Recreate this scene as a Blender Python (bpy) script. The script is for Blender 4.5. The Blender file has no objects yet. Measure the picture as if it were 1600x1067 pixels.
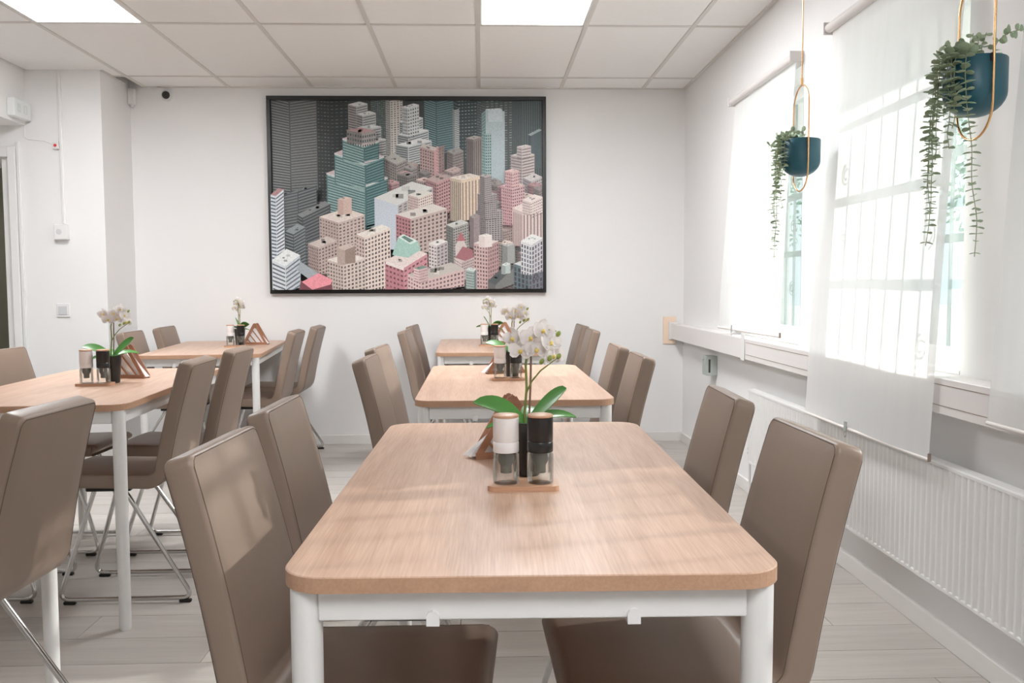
import bpy, bmesh, math, random
from mathutils import Vector, Matrix

random.seed(11)
scene = bpy.context.scene
col = scene.collection
PI = math.pi

# ------------------------------------------------------------------ camera, world, sun, exposure
YAW, PITCH, ROLL, CAMH, FPX = .0342, .0648, -.0041, 1.1707, 1348.24
cam_data = bpy.data.cameras.new('camera')
cam = bpy.data.objects.new('camera', cam_data)
col.objects.link(cam)
cam_data.sensor_width = 36.0
cam_data.lens = FPX / 1600 * 36.0
cam_data.clip_start = .02
_sy, _cy, _sp, _cp = math.sin(YAW), math.cos(YAW), math.sin(PITCH), math.cos(PITCH)
_R = Vector((_cy, -_sy, 0)); _F = Vector((_sy * _cp, _cy * _cp, -_sp)); _U = Vector((_sy * _sp, _cy * _sp, _cp))
_R2 = _R * math.cos(ROLL) + _U * math.sin(ROLL); _U2 = _U * math.cos(ROLL) - _R * math.sin(ROLL)
cam.matrix_world = Matrix(((_R2.x, _U2.x, -_F.x, 0), (_R2.y, _U2.y, -_F.y, 0), (_R2.z, _U2.z, -_F.z, CAMH), (0, 0, 0, 1)))
scene.camera = cam

world = bpy.data.worlds.new('sky'); scene.world = world
world.use_nodes = True
bg = world.node_tree.nodes['Background']
bg.inputs[0].default_value = (.80, .96, 1.0, 1)
bg.inputs[1].default_value = .88

sun_data = bpy.data.lights.new('sun', 'SUN')
sun_data.energy = 5.2
sun_data.angle = .018
sun_data.color = (1.0, .97, .93)
sun = bpy.data.objects.new('sun', sun_data); col.objects.link(sun)
sun.rotation_euler = Vector((-1, -.25, -.5)).to_track_quat('-Z', 'Y').to_euler()
sun.location = (8, 2, 6)

PANEL_EMIT = 13.8
scene.view_settings.view_transform = 'Standard'
scene.view_settings.look = 'None'
scene.view_settings.gamma = 1
scene.view_settings.use_curve_mapping = False
scene.view_settings.exposure = 1.03
try:
    scene.cycles.use_denoising = True
    scene.cycles.diffuse_bounces = 6
    scene.cycles.transparent_max_bounces = 16
except Exception:
    pass

XR, YB, H = 1.4988, 6.3896, 2.6009          # window wall, rear wall, ceiling
XB = -3.017                                 # face of the dropped bulkhead
YP = 5.905                                  # face of the projecting wall by the door
XP = -2.52
XL, YF = -4.6, -3.2                         # far side wall, wall behind the camera


# ------------------------------------------------------------------ helpers
def lin(c):
    return tuple((v / 255 / 12.92) if v / 255 <= .04045 else ((v / 255 + .055) / 1.055) ** 2.4 for v in c)


class MB:
    """collects shapes for one mesh object"""
    def __init__(self):
        self.v = []; self.f = []

    def add(self, verts, faces):
        o = len(self.v)
        self.v += [tuple(p) for p in verts]
        self.f += [tuple(i + o for i in f) for f in faces]
        return self

    def box(self, x0, x1, y0, y1, z0, z1):
        vs = [(x, y, z) for z in (z0, z1) for y in (y0, y1) for x in (x0, x1)]
        return self.add(vs, [(0, 2, 3, 1), (4, 5, 7, 6), (0, 1, 5, 4), (2, 6, 7, 3), (0, 4, 6, 2), (1, 3, 7, 5)])

    def cbox(self, x0, x1, y0, y1, z0, z1, b=.004, seg=2):
        bm = bmesh.new()
        bmesh.ops.create_cube(bm, size=1)
        for w in bm.verts:
            w.co = Vector(((x0 + x1) / 2 + w.co.x * (x1 - x0), (y0 + y1) / 2 + w.co.y * (y1 - y0), (z0 + z1) / 2 + w.co.z * (z1 - z0)))
        bmesh.ops.bevel(bm, geom=bm.edges[:], offset=b, segments=seg, affect='EDGES', profile=.5)
        return self.bm(bm)

    def bm(self, bm):
        bm.verts.index_update()
        self.add([w.co[:] for w in bm.verts], [[w.index for w in f.verts] for f in bm.faces])
        bm.free()
        return self

    def tube(self, pts, r, n=8, closed=False, caps=True):
        pts = [Vector(p) for p in pts]
        m = len(pts)
        rs = r if isinstance(r, (list, tuple)) else [r] * m
        rings = []
        up = None
        for i in range(m):
            if closed:
                t = (pts[(i + 1) % m] - pts[i - 1])
            else:
                t = pts[min(i + 1, m - 1)] - pts[max(i - 1, 0)]
            t = t.normalized() if t.length > 1e-9 else Vector((0, 0, 1))
            if up is None:
                a = Vector((0, 0, 1)) if abs(t.z) < .9 else Vector((1, 0, 0))
                up = (a - t * a.dot(t)).normalized()
            else:
                up = (up - t * up.dot(t)).normalized()
            s = t.cross(up)
            rings.append([pts[i] + (up * math.cos(2 * PI * k / n) + s * math.sin(2 * PI * k / n)) * rs[i] for k in range(n)])
        vs = [p for rg in rings for p in rg]
        fs = []
        for i in range(m if closed else m - 1):
            j = (i + 1) % m
            for k in range(n):
                fs.append((i * n + k, i * n + (k + 1) % n, j * n + (k + 1) % n, j * n + k))
        if caps and not closed:
            fs.append(tuple(range(n))[::-1]); fs.append(tuple((m - 1) * n + k for k in range(n)))
        return self.add(vs, fs)

    def lathe(self, prof, n=24, cx=0, cy=0, cz=0):
        vs = []; fs = []
        for r, z in prof:
            for k in range(n):
                a = 2 * PI * k / n
                vs.append((cx + r * math.cos(a), cy + r * math.sin(a), cz + z))
        for i in range(len(prof) - 1):
            for k in range(n):
                fs.append((i * n + k, i * n + (k + 1) % n, (i + 1) * n + (k + 1) % n, (i + 1) * n + k))
        if prof[0][0] > 1e-6: fs.append(tuple(range(n))[::-1])
        if prof[-1][0] > 1e-6: fs.append(tuple((len(prof) - 1) * n + k for k in range(n)))
        return self.add(vs, fs)

    def prism(self, outline, a0, a1, axis='z'):
        n = len(outline)
        def P(u, v, a):
            return {'z': (u, v, a), 'x': (a, u, v), 'y': (u, a, v)}[axis]
        vs = [P(u, v, a0) for u, v in outline] + [P(u, v, a1) for u, v in outline]
        fs = [tuple(range(n))[::-1], tuple(range(n, 2 * n))] + [(i, (i + 1) % n, n + (i + 1) % n, n + i) for i in range(n)]
        return self.add(vs, fs)

    def move(self, M):
        self.v = [tuple(M @ Vector(p)) for p in self.v]
        return self

    def mesh(self, name, mat, smooth=None):
        me = bpy.data.meshes.new(name)
        me.from_pydata(self.v, [], self.f)
        bm = bmesh.new(); bm.from_mesh(me)
        bmesh.ops.recalc_face_normals(bm, faces=bm.faces[:])
        bm.to_mesh(me); bm.free()
        if mat: me.materials.append(mat)
        if smooth is not None:
            me.polygons.foreach_set('use_smooth', [True] * len(me.polygons))
            try:
                me.set_sharp_from_angle(angle=math.radians(smooth))
            except Exception:
                pass
        me.update()
        return me

    def build(self, name, mat, parent=None, smooth=None):
        return link(name, self.mesh(name, mat, smooth), parent)


def link(name, me, parent=None, loc=None, rot=None):
    o = bpy.data.objects.new(name, me)
    col.objects.link(o)
    if parent: o.parent = parent
    if loc: o.location = loc
    if rot: o.rotation_euler = rot
    return o


def tag(o, label, cat, group=None):
    o['label'] = label; o['category'] = cat
    if group: o['group'] = group
    return o


def thing(name, label, cat, loc=(0, 0, 0), rz=0, group=None):
    o = bpy.data.objects.new(name, None)
    col.objects.link(o)
    o.empty_display_size = .05
    o.location = loc; o.rotation_euler = (0, 0, rz)
    return tag(o, label, cat, group)


def struct(o):
    o['kind'] = 'structure'
    return o


def sempty(name):
    o = bpy.data.objects.new(name, None); col.objects.link(o)
    return struct(o)


def copy_tree(o, parent=None):
    c = o.copy(); col.objects.link(c); c.parent = parent
    for ch in o.children:
        copy_tree(ch, c)
    return c


def place(proto, used, loc, rz, label, group):
    """the first call uses the prototype itself, later ones copy it with its parts"""
    if not used:
        o = proto; used.append(1)
    else:
        o = copy_tree(proto)
    o.location = loc; o.rotation_euler = (0, 0, rz)
    o['label'] = label; o['group'] = group
    return o


def rrect(x0, x1, y0, y1, r, n=6):
    pts = []
    for cx, cy, a0 in ((x1 - r, y1 - r, 0), (x0 + r, y1 - r, PI / 2), (x0 + r, y0 + r, PI), (x1 - r, y0 + r, 1.5 * PI)):
        for k in range(n + 1):
            a = a0 + PI / 2 * k / n
            pts.append((cx + r * math.cos(a), cy + r * math.sin(a)))
    return pts


# ------------------------------------------------------------------ materials
def mat(name, c, rough=.5, metal=0., var=0., scale=8., bump=0., bscale=60., spec=None, stretch=None, sheen=0):
    m = bpy.data.materials.new(name); m.use_nodes = True
    nt = m.node_tree; b = nt.nodes['Principled BSDF']
    c = tuple(c) + (1,)
    b.inputs['Base Color'].default_value = c
    b.inputs['Roughness'].default_value = rough
    b.inputs['Metallic'].default_value = metal
    if spec is not None: b.inputs['Specular IOR Level'].default_value = spec
    tc = nt.nodes.new('ShaderNodeTexCoord')
    mp = nt.nodes.new('ShaderNodeMapping')
    nt.links.new(tc.outputs['Object'], mp.inputs[0])
    if stretch: mp.inputs['Scale'].default_value = stretch
    if var > 0:
        nz = nt.nodes.new('ShaderNodeTexNoise'); nz.inputs['Scale'].default_value = scale; nz.inputs['Detail'].default_value = 4
        nt.links.new(mp.outputs[0], nz.inputs['Vector'])
        mx = nt.nodes.new('ShaderNodeMix'); mx.data_type = 'RGBA'
        nt.links.new(nz.outputs['Fac'], mx.inputs['Factor'])
        mx.inputs['A'].default_value = tuple(v * (1 - var) for v in c[:3]) + (1,)
        mx.inputs['B'].default_value = tuple(min(1, v * (1 + var)) for v in c[:3]) + (1,)
        nt.links.new(mx.outputs['Result'], b.inputs['Base Color'])
    if bump > 0:
        n2 = nt.nodes.new('ShaderNodeTexNoise'); n2.inputs['Scale'].default_value = bscale; n2.inputs['Detail'].default_value = 3
        nt.links.new(mp.outputs[0], n2.inputs['Vector'])
        bp = nt.nodes.new('ShaderNodeBump'); bp.inputs['Strength'].default_value = bump; bp.inputs['Distance'].default_value = .002
        nt.links.new(n2.outputs['Fac'], bp.inputs['Height'])
        nt.links.new(bp.outputs[0], b.inputs['Normal'])
    return m


def wood(name, ca, cb, axis='y', rough=.4, freq=1.0, rand=False, fine=.5, contrast=(.3, .72)):
    m = bpy.data.materials.new(name); m.use_nodes = True
    nt = m.node_tree; b = nt.nodes['Principled BSDF']; b.inputs['Roughness'].default_value = rough
    N, L = nt.nodes.new, nt.links.new
    tc = N('ShaderNodeTexCoord'); mp = N('ShaderNodeMapping')
    src = tc.outputs['Object']
    if rand:
        oi = N('ShaderNodeObjectInfo'); ml = N('ShaderNodeVectorMath'); ml.operation = 'MULTIPLY_ADD'
        cmb = N('ShaderNodeCombineXYZ'); L(oi.outputs['Random'], cmb.inputs[0]); L(oi.outputs['Random'], cmb.inputs[1])
        ml.inputs[1].default_value = (37, 53, 0)
        L(cmb.outputs[0], ml.inputs[0]); L(tc.outputs['Object'], ml.inputs[2]); src = ml.outputs[0]
    L(src, mp.inputs[0])
    lo, hi = 1.1 * freq, 16 * freq
    mp.inputs['Scale'].default_value = (hi, lo, hi) if axis == 'y' else (lo, hi, hi)
    n1 = N('ShaderNodeTexNoise'); n1.inputs['Scale'].default_value = 1.2; n1.inputs['Detail'].default_value = 5; n1.inputs['Distortion'].default_value = .9
    L(mp.outputs[0], n1.inputs['Vector'])
    mp2 = N('ShaderNodeMapping'); L(src, mp2.inputs[0])
    mp2.inputs['Scale'].default_value = (140 * freq, 5 * freq, 140 * freq) if axis == 'y' else (5 * freq, 140 * freq, 140 * freq)
    n2 = N('ShaderNodeTexNoise'); n2.inputs['Scale'].default_value = 1.6; n2.inputs['Detail'].default_value = 3
    L(mp2.outputs[0], n2.inputs['Vector'])
    ad = N('ShaderNodeMix'); ad.data_type = 'FLOAT'; ad.inputs['Factor'].default_value = fine
    L(n1.outputs['Fac'], ad.inputs['A']); L(n2.outputs['Fac'], ad.inputs['B'])
    rp = N('ShaderNodeValToRGB'); rp.color_ramp.elements[0].position = contrast[0]; rp.color_ramp.elements[1].position = contrast[1]
    rp.color_ramp.elements[0].color = tuple(cb) + (1,); rp.color_ramp.elements[1].color = tuple(ca) + (1,)
    L(ad.outputs['Result'], rp.inputs[0])
    outc = rp.outputs[0]
    if rand:
        hs = N('ShaderNodeHueSaturation'); mr = N('ShaderNodeMapRange')
        L(oi.outputs['Random'], mr.inputs[0]); mr.inputs[3].default_value = .9; mr.inputs[4].default_value = 1.08
        L(mr.outputs[0], hs.inputs['Value']); L(outc, hs.inputs['Color']); outc = hs.outputs[0]
    L(outc, b.inputs['Base Color'])
    bp = N('ShaderNodeBump'); bp.inputs['Strength'].default_value = .12; bp.inputs['Distance'].default_value = .001
    L(n2.outputs['Fac'], bp.inputs['Height']); L(bp.outputs[0], b.inputs['Normal'])
    return m


def clear_glass(name, tint=(.97, .99, .98), gloss=.1, rough=.03):
    m = bpy.data.materials.new(name); m.use_nodes = True
    nt = m.node_tree; nt.nodes.remove(nt.nodes['Principled BSDF'])
    out = nt.nodes['Material Output']
    t = nt.nodes.new('ShaderNodeBsdfTransparent'); t.inputs[0].default_value = tint + (1,)
    g = nt.nodes.new('ShaderNodeBsdfGlossy'); g.inputs['Roughness'].default_value = rough
    fr = nt.nodes.new('ShaderNodeFresnel'); fr.inputs[0].default_value = 1.45
    ml = nt.nodes.new('ShaderNodeMath'); ml.operation = 'MULTIPLY'; ml.inputs[1].default_value = gloss * 10
    nt.links.new(fr.outputs[0], ml.inputs[0])
    cl = nt.nodes.new('ShaderNodeClamp'); nt.links.new(ml.outputs[0], cl.inputs[0])
    mx = nt.nodes.new('ShaderNodeMixShader')
    nt.links.new(cl.outputs[0], mx.inputs[0]); nt.links.new(t.outputs[0], mx.inputs[1]); nt.links.new(g.outputs[0], mx.inputs[2])
    nt.links.new(mx.outputs[0], out.inputs[0])
    return m


def sheer(name, c, through=.3, translucent=.55):
    m = bpy.data.materials.new(name); m.use_nodes = True
    nt = m.node_tree; nt.nodes.remove(nt.nodes['Principled BSDF'])
    out = nt.nodes['Material Output']
    N, L = nt.nodes.new, nt.links.new
    d = N('ShaderNodeBsdfDiffuse'); d.inputs[0].default_value = c + (1,)
    tl = N('ShaderNodeBsdfTranslucent'); tl.inputs[0].default_value = c + (1,)
    tp = N('ShaderNodeBsdfTransparent')
    m1 = N('ShaderNodeMixShader'); m1.inputs[0].default_value = translucent; L(d.outputs[0], m1.inputs[1]); L(tl.outputs[0], m1.inputs[2])
    tc = N('ShaderNodeTexCoord'); nz = N('ShaderNodeTexNoise'); nz.inputs['Scale'].default_value = 3
    mp = N('ShaderNodeMapping'); mp.inputs['Scale'].default_value = (1, 9, .7); L(tc.outputs['Object'], mp.inputs[0]); L(mp.outputs[0], nz.inputs['Vector'])
    mr = N('ShaderNodeMapRange'); mr.inputs[3].default_value = through * .88; mr.inputs[4].default_value = through * 1.12; L(nz.outputs['Fac'], mr.inputs[0])
    m2 = N('ShaderNodeMixShader'); L(mr.outputs[0], m2.inputs[0]); L(m1.outputs[0], m2.inputs[1]); L(tp.outputs[0], m2.inputs[2])
    L(m2.outputs[0], out.inputs[0])
    return m


def emit(name, c, s):
    m = bpy.data.materials.new(name); m.use_nodes = True
    b = m.node_tree.nodes['Principled BSDF']
    b.inputs['Base Color'].default_value = (.8, .8, .8, 1)
    b.inputs['Emission Color'].default_value = c + (1,)
    b.inputs['Emission Strength'].default_value = s
    return m


M = {}
M['wall'] = mat('wall_paint', (.815, .805, .80), .75, var=.012, scale=3, bump=.03, bscale=180)
M['wall_win'] = mat('window_wall_paint', (.82, .815, .81), .7, var=.015, scale=3, bump=.03, bscale=180)
M['ceil_tile'] = mat('ceiling_tile_board', (.85, .845, .835), .9, var=.02, scale=30, bump=.05, bscale=300)
M['tbar'] = mat('ceiling_grid_metal', (.66, .64, .61), .5, var=.02)
M['void'] = mat('dark_void', (.06, .055, .05), .9, var=.2)
M['panel'] = emit('light_panel_glow', (.955, .98, 1.0), PANEL_EMIT)
M['white'] = mat('white_paint', (.80, .79, .78), .45, var=.015)
M['white_plastic'] = mat('white_plastic', (.78, .77, .76), .35, var=.01)
M['white_metal'] = mat('white_powder_coat', (.76, .75, .735), .4, var=.015, scale=20)
M['trunking'] = mat('trunking_plastic', (.78, .745, .73), .4, var=.01)
M['groove'] = mat('groove_brown', (.35, .27, .23), .6, var=.05)
M['base'] = mat('baseboard_paint', (.76, .735, .71), .5, var=.01)
M['oak'] = wood('oak_veneer', (.63, .435, .325), (.435, .265, .18), 'y', .36, 1.15, fine=.5, contrast=(.32, .66))
M['oak_edge'] = wood('oak_edge_band', (.54, .33, .215), (.42, .24, .15), 'y', .45, 1.0)
M['floor'] = wood('grey_laminate', (.55, .51, .475), (.42, .385, .355), 'x', .42, .8, rand=True, fine=.4)
M['floor_base'] = mat('floor_joint', (.16, .14, .13), .9, var=.1)
M['leather'] = mat('taupe_leatherette', (.258, .188, .145), .42, var=.06, scale=6, bump=.12, bscale=260)
M['seam'] = mat('seam_thread', (.13, .092, .07), .7, var=.1)
M['chrome'] = mat('chrome_tube', (.62, .61, .60), .16, 1.0, var=.03)
M['black_plastic'] = mat('black_plastic', (.012, .011, .011), .4, var=.1)
M['frame_black'] = mat('black_frame', (.014, .014, .013), .4, var=.1)
M['mill_white'] = mat('mill_white', (.80, .775, .775), .35, var=.01)
M['mill_black'] = mat('mill_black', (.013, .013, .013), .3, var=.1)
M['mill_wood'] = wood('mill_bamboo', (.62, .37, .24), (.46, .25, .15), 'x', .45, 3)
M['grinder'] = mat('grinder_grey', (.15, .145, .125), .5, var=.1)
M['glass'] = clear_glass('jar_glass', (.985, .995, .99), .06)
M['pane'] = clear_glass('window_glass', (.97, .99, .985), .06)
M['holder'] = wood('holder_wood', (.46, .225, .135), (.32, .14, .08), 'x', .45, 4)
M['napkin'] = mat('white_paper', (.86, .84, .85), .85, var=.01, bump=.1, bscale=120)
M['pot_black'] = mat('black_pot', (.018, .017, .016), .28, var=.1)
M['orchid_leaf'] = mat('orchid_leaf', (.085, .27, .055), .35, var=.25, scale=14)
M['orchid_stem'] = mat('orchid_stem', (.20, .23, .06), .5, var=.2, scale=20)
M['stake'] = mat('brown_stake', (.22, .12, .075), .6, var=.15, scale=30)
M['petal'] = sheer('white_petal', (.90, .87, .86), .06, .45)
M['lip'] = mat('yellow_lip', (.78, .62, .18), .5, var=.15)
M['bud'] = mat('green_bud', (.27, .34, .08), .5, var=.2)
M['soil'] = mat('moss_soil', (.06, .045, .03), .9, var=.4, scale=60)
M['gold'] = mat('brass_wire', (.78, .45, .22), .25, 1.0, var=.04)
M['teal'] = mat('teal_enamel', (.013, .088, .125), .38, var=.05)
M['euca'] = mat('eucalyptus_leaf', (.33, .41, .28), .6, var=.28, scale=9)
M['vine'] = mat('vine_stem', (.28, .30, .15), .6, var=.15)
M['blind'] = sheer('sheer_blind_fabric', (.84, .84, .83), .22, .25)
M['tube'] = mat('blind_tube', (.70, .665, .65), .4, var=.01)
M['hem'] = mat('blind_hem', (.80, .745, .715), .6, var=.01)
M['steel'] = mat('galvanised_steel', (.46, .50, .47), .45, .3, var=.08, scale=30)
M['peach'] = mat('peach_plate', (.86, .68, .53), .5, var=.03)
M['red'] = mat('red_button', (.62, .03, .03), .4, var=.05)
M['sign'] = mat('pale_sign_face', (.74, .755, .75), .4, var=.02)
M['sign_mark'] = mat('pale_green_marks', (.62, .67, .65), .4, var=.03)
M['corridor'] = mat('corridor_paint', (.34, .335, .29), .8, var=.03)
M['iron'] = mat('grille_paint', (.35, .42, .40), .5, var=.05)
M['render_out'] = mat('outside_render', (.72, .71, .68), .9, var=.05)
M['concrete'] = mat('outside_paving', (.62, .60, .57), .9, var=.08, scale=2)
M['bark'] = mat('tree_bark', (.16, .11, .07), .9, var=.3)
M['tree_leaf'] = mat('tree_foliage', (.12, .30, .16), .7, var=.35, scale=3)
M['grey_switch'] = mat('switch_grey', (.62, .615, .63), .4, var=.01)

# ------------------------------------------------------------------ the setting
# floor of laminate planks laid along x
floor = struct(MB().box(XL, XR + .02, YF, YB + .02, -.12, -.012).build('floor', M['floor_base']))
PW = .2005
y = 2.455 - PW * 29
r = 0
while y < YB:
    y0, y1 = max(y, YF), min(y + PW, YB)
    if y1 - y0 > .01:
        x = XL - 1.28 * ((r * .37) % 1.0)
        while x < XR:
            x0, x1 = max(x, XL), min(x + 1.28, XR)
            if x1 - x0 > .02:
                b = MB().box(x0 + .0012, x1 - .0012, y0 + .0012, y1 - .0012, -.012, 0)
                b.build('plank', M['floor'], floor)
            x += 1.28
    y += PW; r += 1

# rear wall, window wall with openings, the rest of the room
struct(MB().box(XP - .2, XR + .28, YB, YB + .2, 0, H + .25).build('wall_back', M['wall']))
WZ0, WZ1 = .885, 2.19
WINS = [(4.02, 4.96), (2.65, 3.58), (1.28, 2.21)]
wr = MB()
wr.box(XR, XR + .28, YF, YB, 0, WZ0).box(XR, XR + .28, YF, YB, WZ1, H + .25)
edges = [YB] + [e for a, b in WINS for e in (b, a)] + [YF]
for i in range(0, len(edges), 2):
    wr.box(XR, XR + .28, edges[i + 1], edges[i], WZ0, WZ1)
struct(wr.build('wall_right', M['wall_win']))
# projecting wall with the doorway
DX0, DX1, DZ = -4.05, -3.135, 2.055
wl = MB().box(DX1, XP, YP, YB + .2, 0, H + .25).box(XL, DX0, YP, YB + .2, 0, H + .25).box(DX0, DX1, YP, YB + .2, DZ, H + .25)
struct(wl.build('wall_door', M['wall']))
struct(MB().box(XL, XB, YF, YP, 2.242, H + .25).build('wall_left_bulkhead', M['wall']))
struct(MB().box(XL - .2, XL, YF, YB + .2, 0, H + .25).build('wall_left', M['wall']))
struct(MB().box(XL - .2, XR + .28, YF - .2, YF, 0, H + .25).build('wall_front', M['wall']))
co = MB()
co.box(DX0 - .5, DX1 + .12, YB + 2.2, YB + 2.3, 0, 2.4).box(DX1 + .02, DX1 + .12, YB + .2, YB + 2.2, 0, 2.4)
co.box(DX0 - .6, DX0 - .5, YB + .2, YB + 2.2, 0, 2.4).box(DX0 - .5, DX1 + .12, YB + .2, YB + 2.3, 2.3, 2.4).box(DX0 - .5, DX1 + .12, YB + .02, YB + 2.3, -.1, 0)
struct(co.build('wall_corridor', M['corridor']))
cl = thing('corridor_fill_lamp', 'unseen round lamp added to brighten the dim corridor beyond the doorway', 'lamp', (-3.6, YB + 1.2, 2.24))  # added lamp, out of sight, so the doorway is not black
MB().lathe([(0, 0), (.09, .004), (.11, .02), (.11, .035), (0, .035)], 24).build('shade', emit('corridor_fill_glow', (1.0, .95, .85), 30.0), cl, 40)
MB().lathe([(0, .035), (.12, .035), (.12, .059), (0, .059)], 24).build('base', M['white'], cl, 40)
# door frame
dr = sempty('door_1')
MB().cbox(DX1 - .001, DX1 + .052, YP - .022, YP + .10, 0, DZ + .05, .004).build('casing', M['white'], dr)
MB().cbox(DX1 - .06, DX1 - .002, YP + .02, YP + .1, 0, DZ, .004).build('jamb', M['white'], dr)
MB().cbox(DX0, DX1 - .002, YP - .022, YP + .1, DZ - .02, DZ + .05, .004).build('lintel', M['white'], dr)
MB().cbox(DX0 - .05, DX0, YP - .022, YP + .1, 0, DZ + .05, .004).build('casing', M['white'], dr)
struct(MB().cbox(DX1 + .055, DX1 + .078, YP - .018, YP, 0, 2.135, .004).build('trim_1', M['white_plastic']))

# baseboards
struct(MB().cbox(XP, XR, YB - .014, YB, 0, .07, .003).build('baseboard_back', M['base']))
struct(MB().cbox(XR - .016, XR, YF, YB - .014, 0, .07, .003).build('baseboard_right', M['base']))
struct(MB().cbox(DX1 + .08, XP + .014, YP - .014, YP, 0, .07, .003).box(XP, XP + .014, YP, YB - .014, 0, .07).build('baseboard_left', M['base']))

# suspended ceiling: grid, tiles, perimeter angle
ceil = struct(MB().box(XL, XR + .28, YF, YB + .2, H + .06, H + .2).build('ceiling', M['void']))
GX, GA = -.0157, 4.8659
xs = [XB + .001] + [GX + .6 * i for i in range(-4, 3)] + [XR]
ys = [YB] + [GA + 1.2 - 1.2 * j for j in range(0, 8) if GA + 1.2 - 1.2 * j > YF] + [YF]
LIGHTS = {(1, 2), (5, 2), (5, 6)}  # the one behind the camera is unseen, added to light front faces
for ci in range(len(xs) - 1):
    for rj in range(len(ys) - 1):
        x0, x1, y1, y0 = xs[ci], xs[ci + 1], ys[rj], ys[rj + 1]
        if (ci, rj) in LIGHTS: continue
        g = .011
        t = MB().cbox(x0 + g, x1 - g, y0 + g, y1 - g, H + .004, H + .018, .002, 1)
        if ci == 0 and rj == 0:       # the cut corner tile sags and leaves gaps
            t = MB().box(x0 + g, XP - .05, y0 + g, y1 - .02, H + .004, H + .018)
        o = t.build('ceiling_tile', M['ceil_tile'], ceil)
for x in xs[1:-1]:
    MB().box(x - .012, x + .012, YF, YB - .002, H, H + .012).build('grid_runner', M['tbar'], ceil)
for yy in ys[1:-1]:
    for ci in range(len(xs) - 1):
        MB().box(xs[ci] + (.012 if ci else 0), xs[ci + 1] - (.012 if ci < len(xs) - 2 else 0), yy - .012, yy + .012, H + .0005, H + .012).build('grid_cross_tee', M['tbar'], ceil)
struct(MB().box(XP + .2, XR - .001, YB - .022, YB - .001, H - .002, H + .01).build('trim_2', M['tbar']))
struct(MB().box(XR - .022, XR - .001, YF, YB - .022, H - .004, H + .01).build('trim_3', M['tbar']))
struct(MB().box(XP, XP + .022, YP, YB - .12, H - .002, H + .01).build('trim_4', M['tbar']))

LL = {(5, 6): 'glowing ceiling panel added for fill behind the camera on the window side, out of view', (1, 2): 'glowing ceiling panel towards the doorway side, ahead of the camera', (5, 2): 'glowing ceiling panel above the table nearest the framed picture'}
for (ci, rj) in sorted(LIGHTS):
    x0, x1, y1, y0 = xs[ci], xs[ci + 1], ys[rj], ys[rj + 1]
    lt = thing('ceiling_light', LL[(ci, rj)], 'ceiling light', ((x0 + x1) / 2, (y0 + y1) / 2, H), 0, 'ceiling light panels')
    w, d = (x1 - x0) / 2 - .0125, (y1 - y0) / 2 - .0125
    MB().box(-w + .012, w - .012, -d + .012, d - .012, .003, .008).build('diffuser', M['panel'], lt)
    fr = MB().box(-w, -w + .012, -d, d, 0, .02).box(w - .012, w, -d, d, 0, .02).box(-w + .012, w - .012, -d, -d + .012, 0, .02).box(-w + .012, w - .012, d - .012, d, 0, .02)
    fr.build('frame', M['white'], lt)

# windows, grilles, outside
for n, (a, b) in enumerate(WINS):
    w = sempty('window_%d' % (n + 1))
    X0, X1 = XR + .13, XR + .19
    MB().cbox(X0, X1, a, b, WZ0, WZ0 + .06, .004).build('frame_rail', M['white'], w)
    MB().cbox(X0, X1, a, b, WZ1 - .06, WZ1, .004).build('frame_rail', M['white'], w)
    MB().cbox(X0, X1, a, a + .055, WZ0 + .06, WZ1 - .06, .004).build('frame_stile', M['white'], w)
    MB().cbox(X0, X1, b - .055, b, WZ0 + .06, WZ1 - .06, .004).build('frame_stile', M['white'], w)
    MB().box(X0 + .02, X0 + .026, a + .05, b - .05, WZ0 + .055, WZ1 - .055).build('pane', M['pane'], w)
    MB().box(XR - .002, X0, a + .002, b - .002, WZ0, WZ0 + .012).build('sill', M['white'], w)
    g = thing('window_grille', ['painted iron grille outside the window furthest from the camera', 'painted iron grille outside the middle window behind the long blind',
                                'painted iron grille outside the window beside the front planter'][n], 'grille', (XR + .25, (a + b) / 2, WZ0), 0, 'window grilles')
    hw = (b - a) / 2 - .003
    for z, t in ((.03, .012), (.455, .016), (.77, .016), (1.055, .014)):
        MB().box(-.006, .006, -hw, hw, z - t, z + t).build('crossbar', M['iron'], g)
    k = 8
    for i in range(k):
        yy = -hw + .03 + (2 * hw - .06) * i / (k - 1)
        MB().tube([(0, yy, 0), (0, yy, WZ1 - WZ0 - .004)], .008, 6).build('bar', M['iron'], g)
    for cy_, cz_, s in ((-.335, .86, 1), (-.335, .62, -1), (.335, .86, 1), (.335, .62, -1), (-.335, .25, 1), (.335, .25, 1)):
        pts = []
        for q in range(28):
            a_ = q / 27 * 3.3 * PI
            rr = .012 + .032 * (1 - q / 27)
            pts.append((0, cy_ + rr * math.sin(a_) * s * .9, cz_ + s * (rr * math.cos(a_) + .01)))
        MB().tube(pts, .0045, 5).build('scroll', M['iron'], g)
struct(MB().box(XR + .285, XR + .95, YF - .5, YB + .8, 2.345, 2.46).build('roof_eave', M['render_out']))
struct(MB().box(XR + .285, 60, -40, 60, -.5, -.3).build('ground', M['concrete']))


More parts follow.
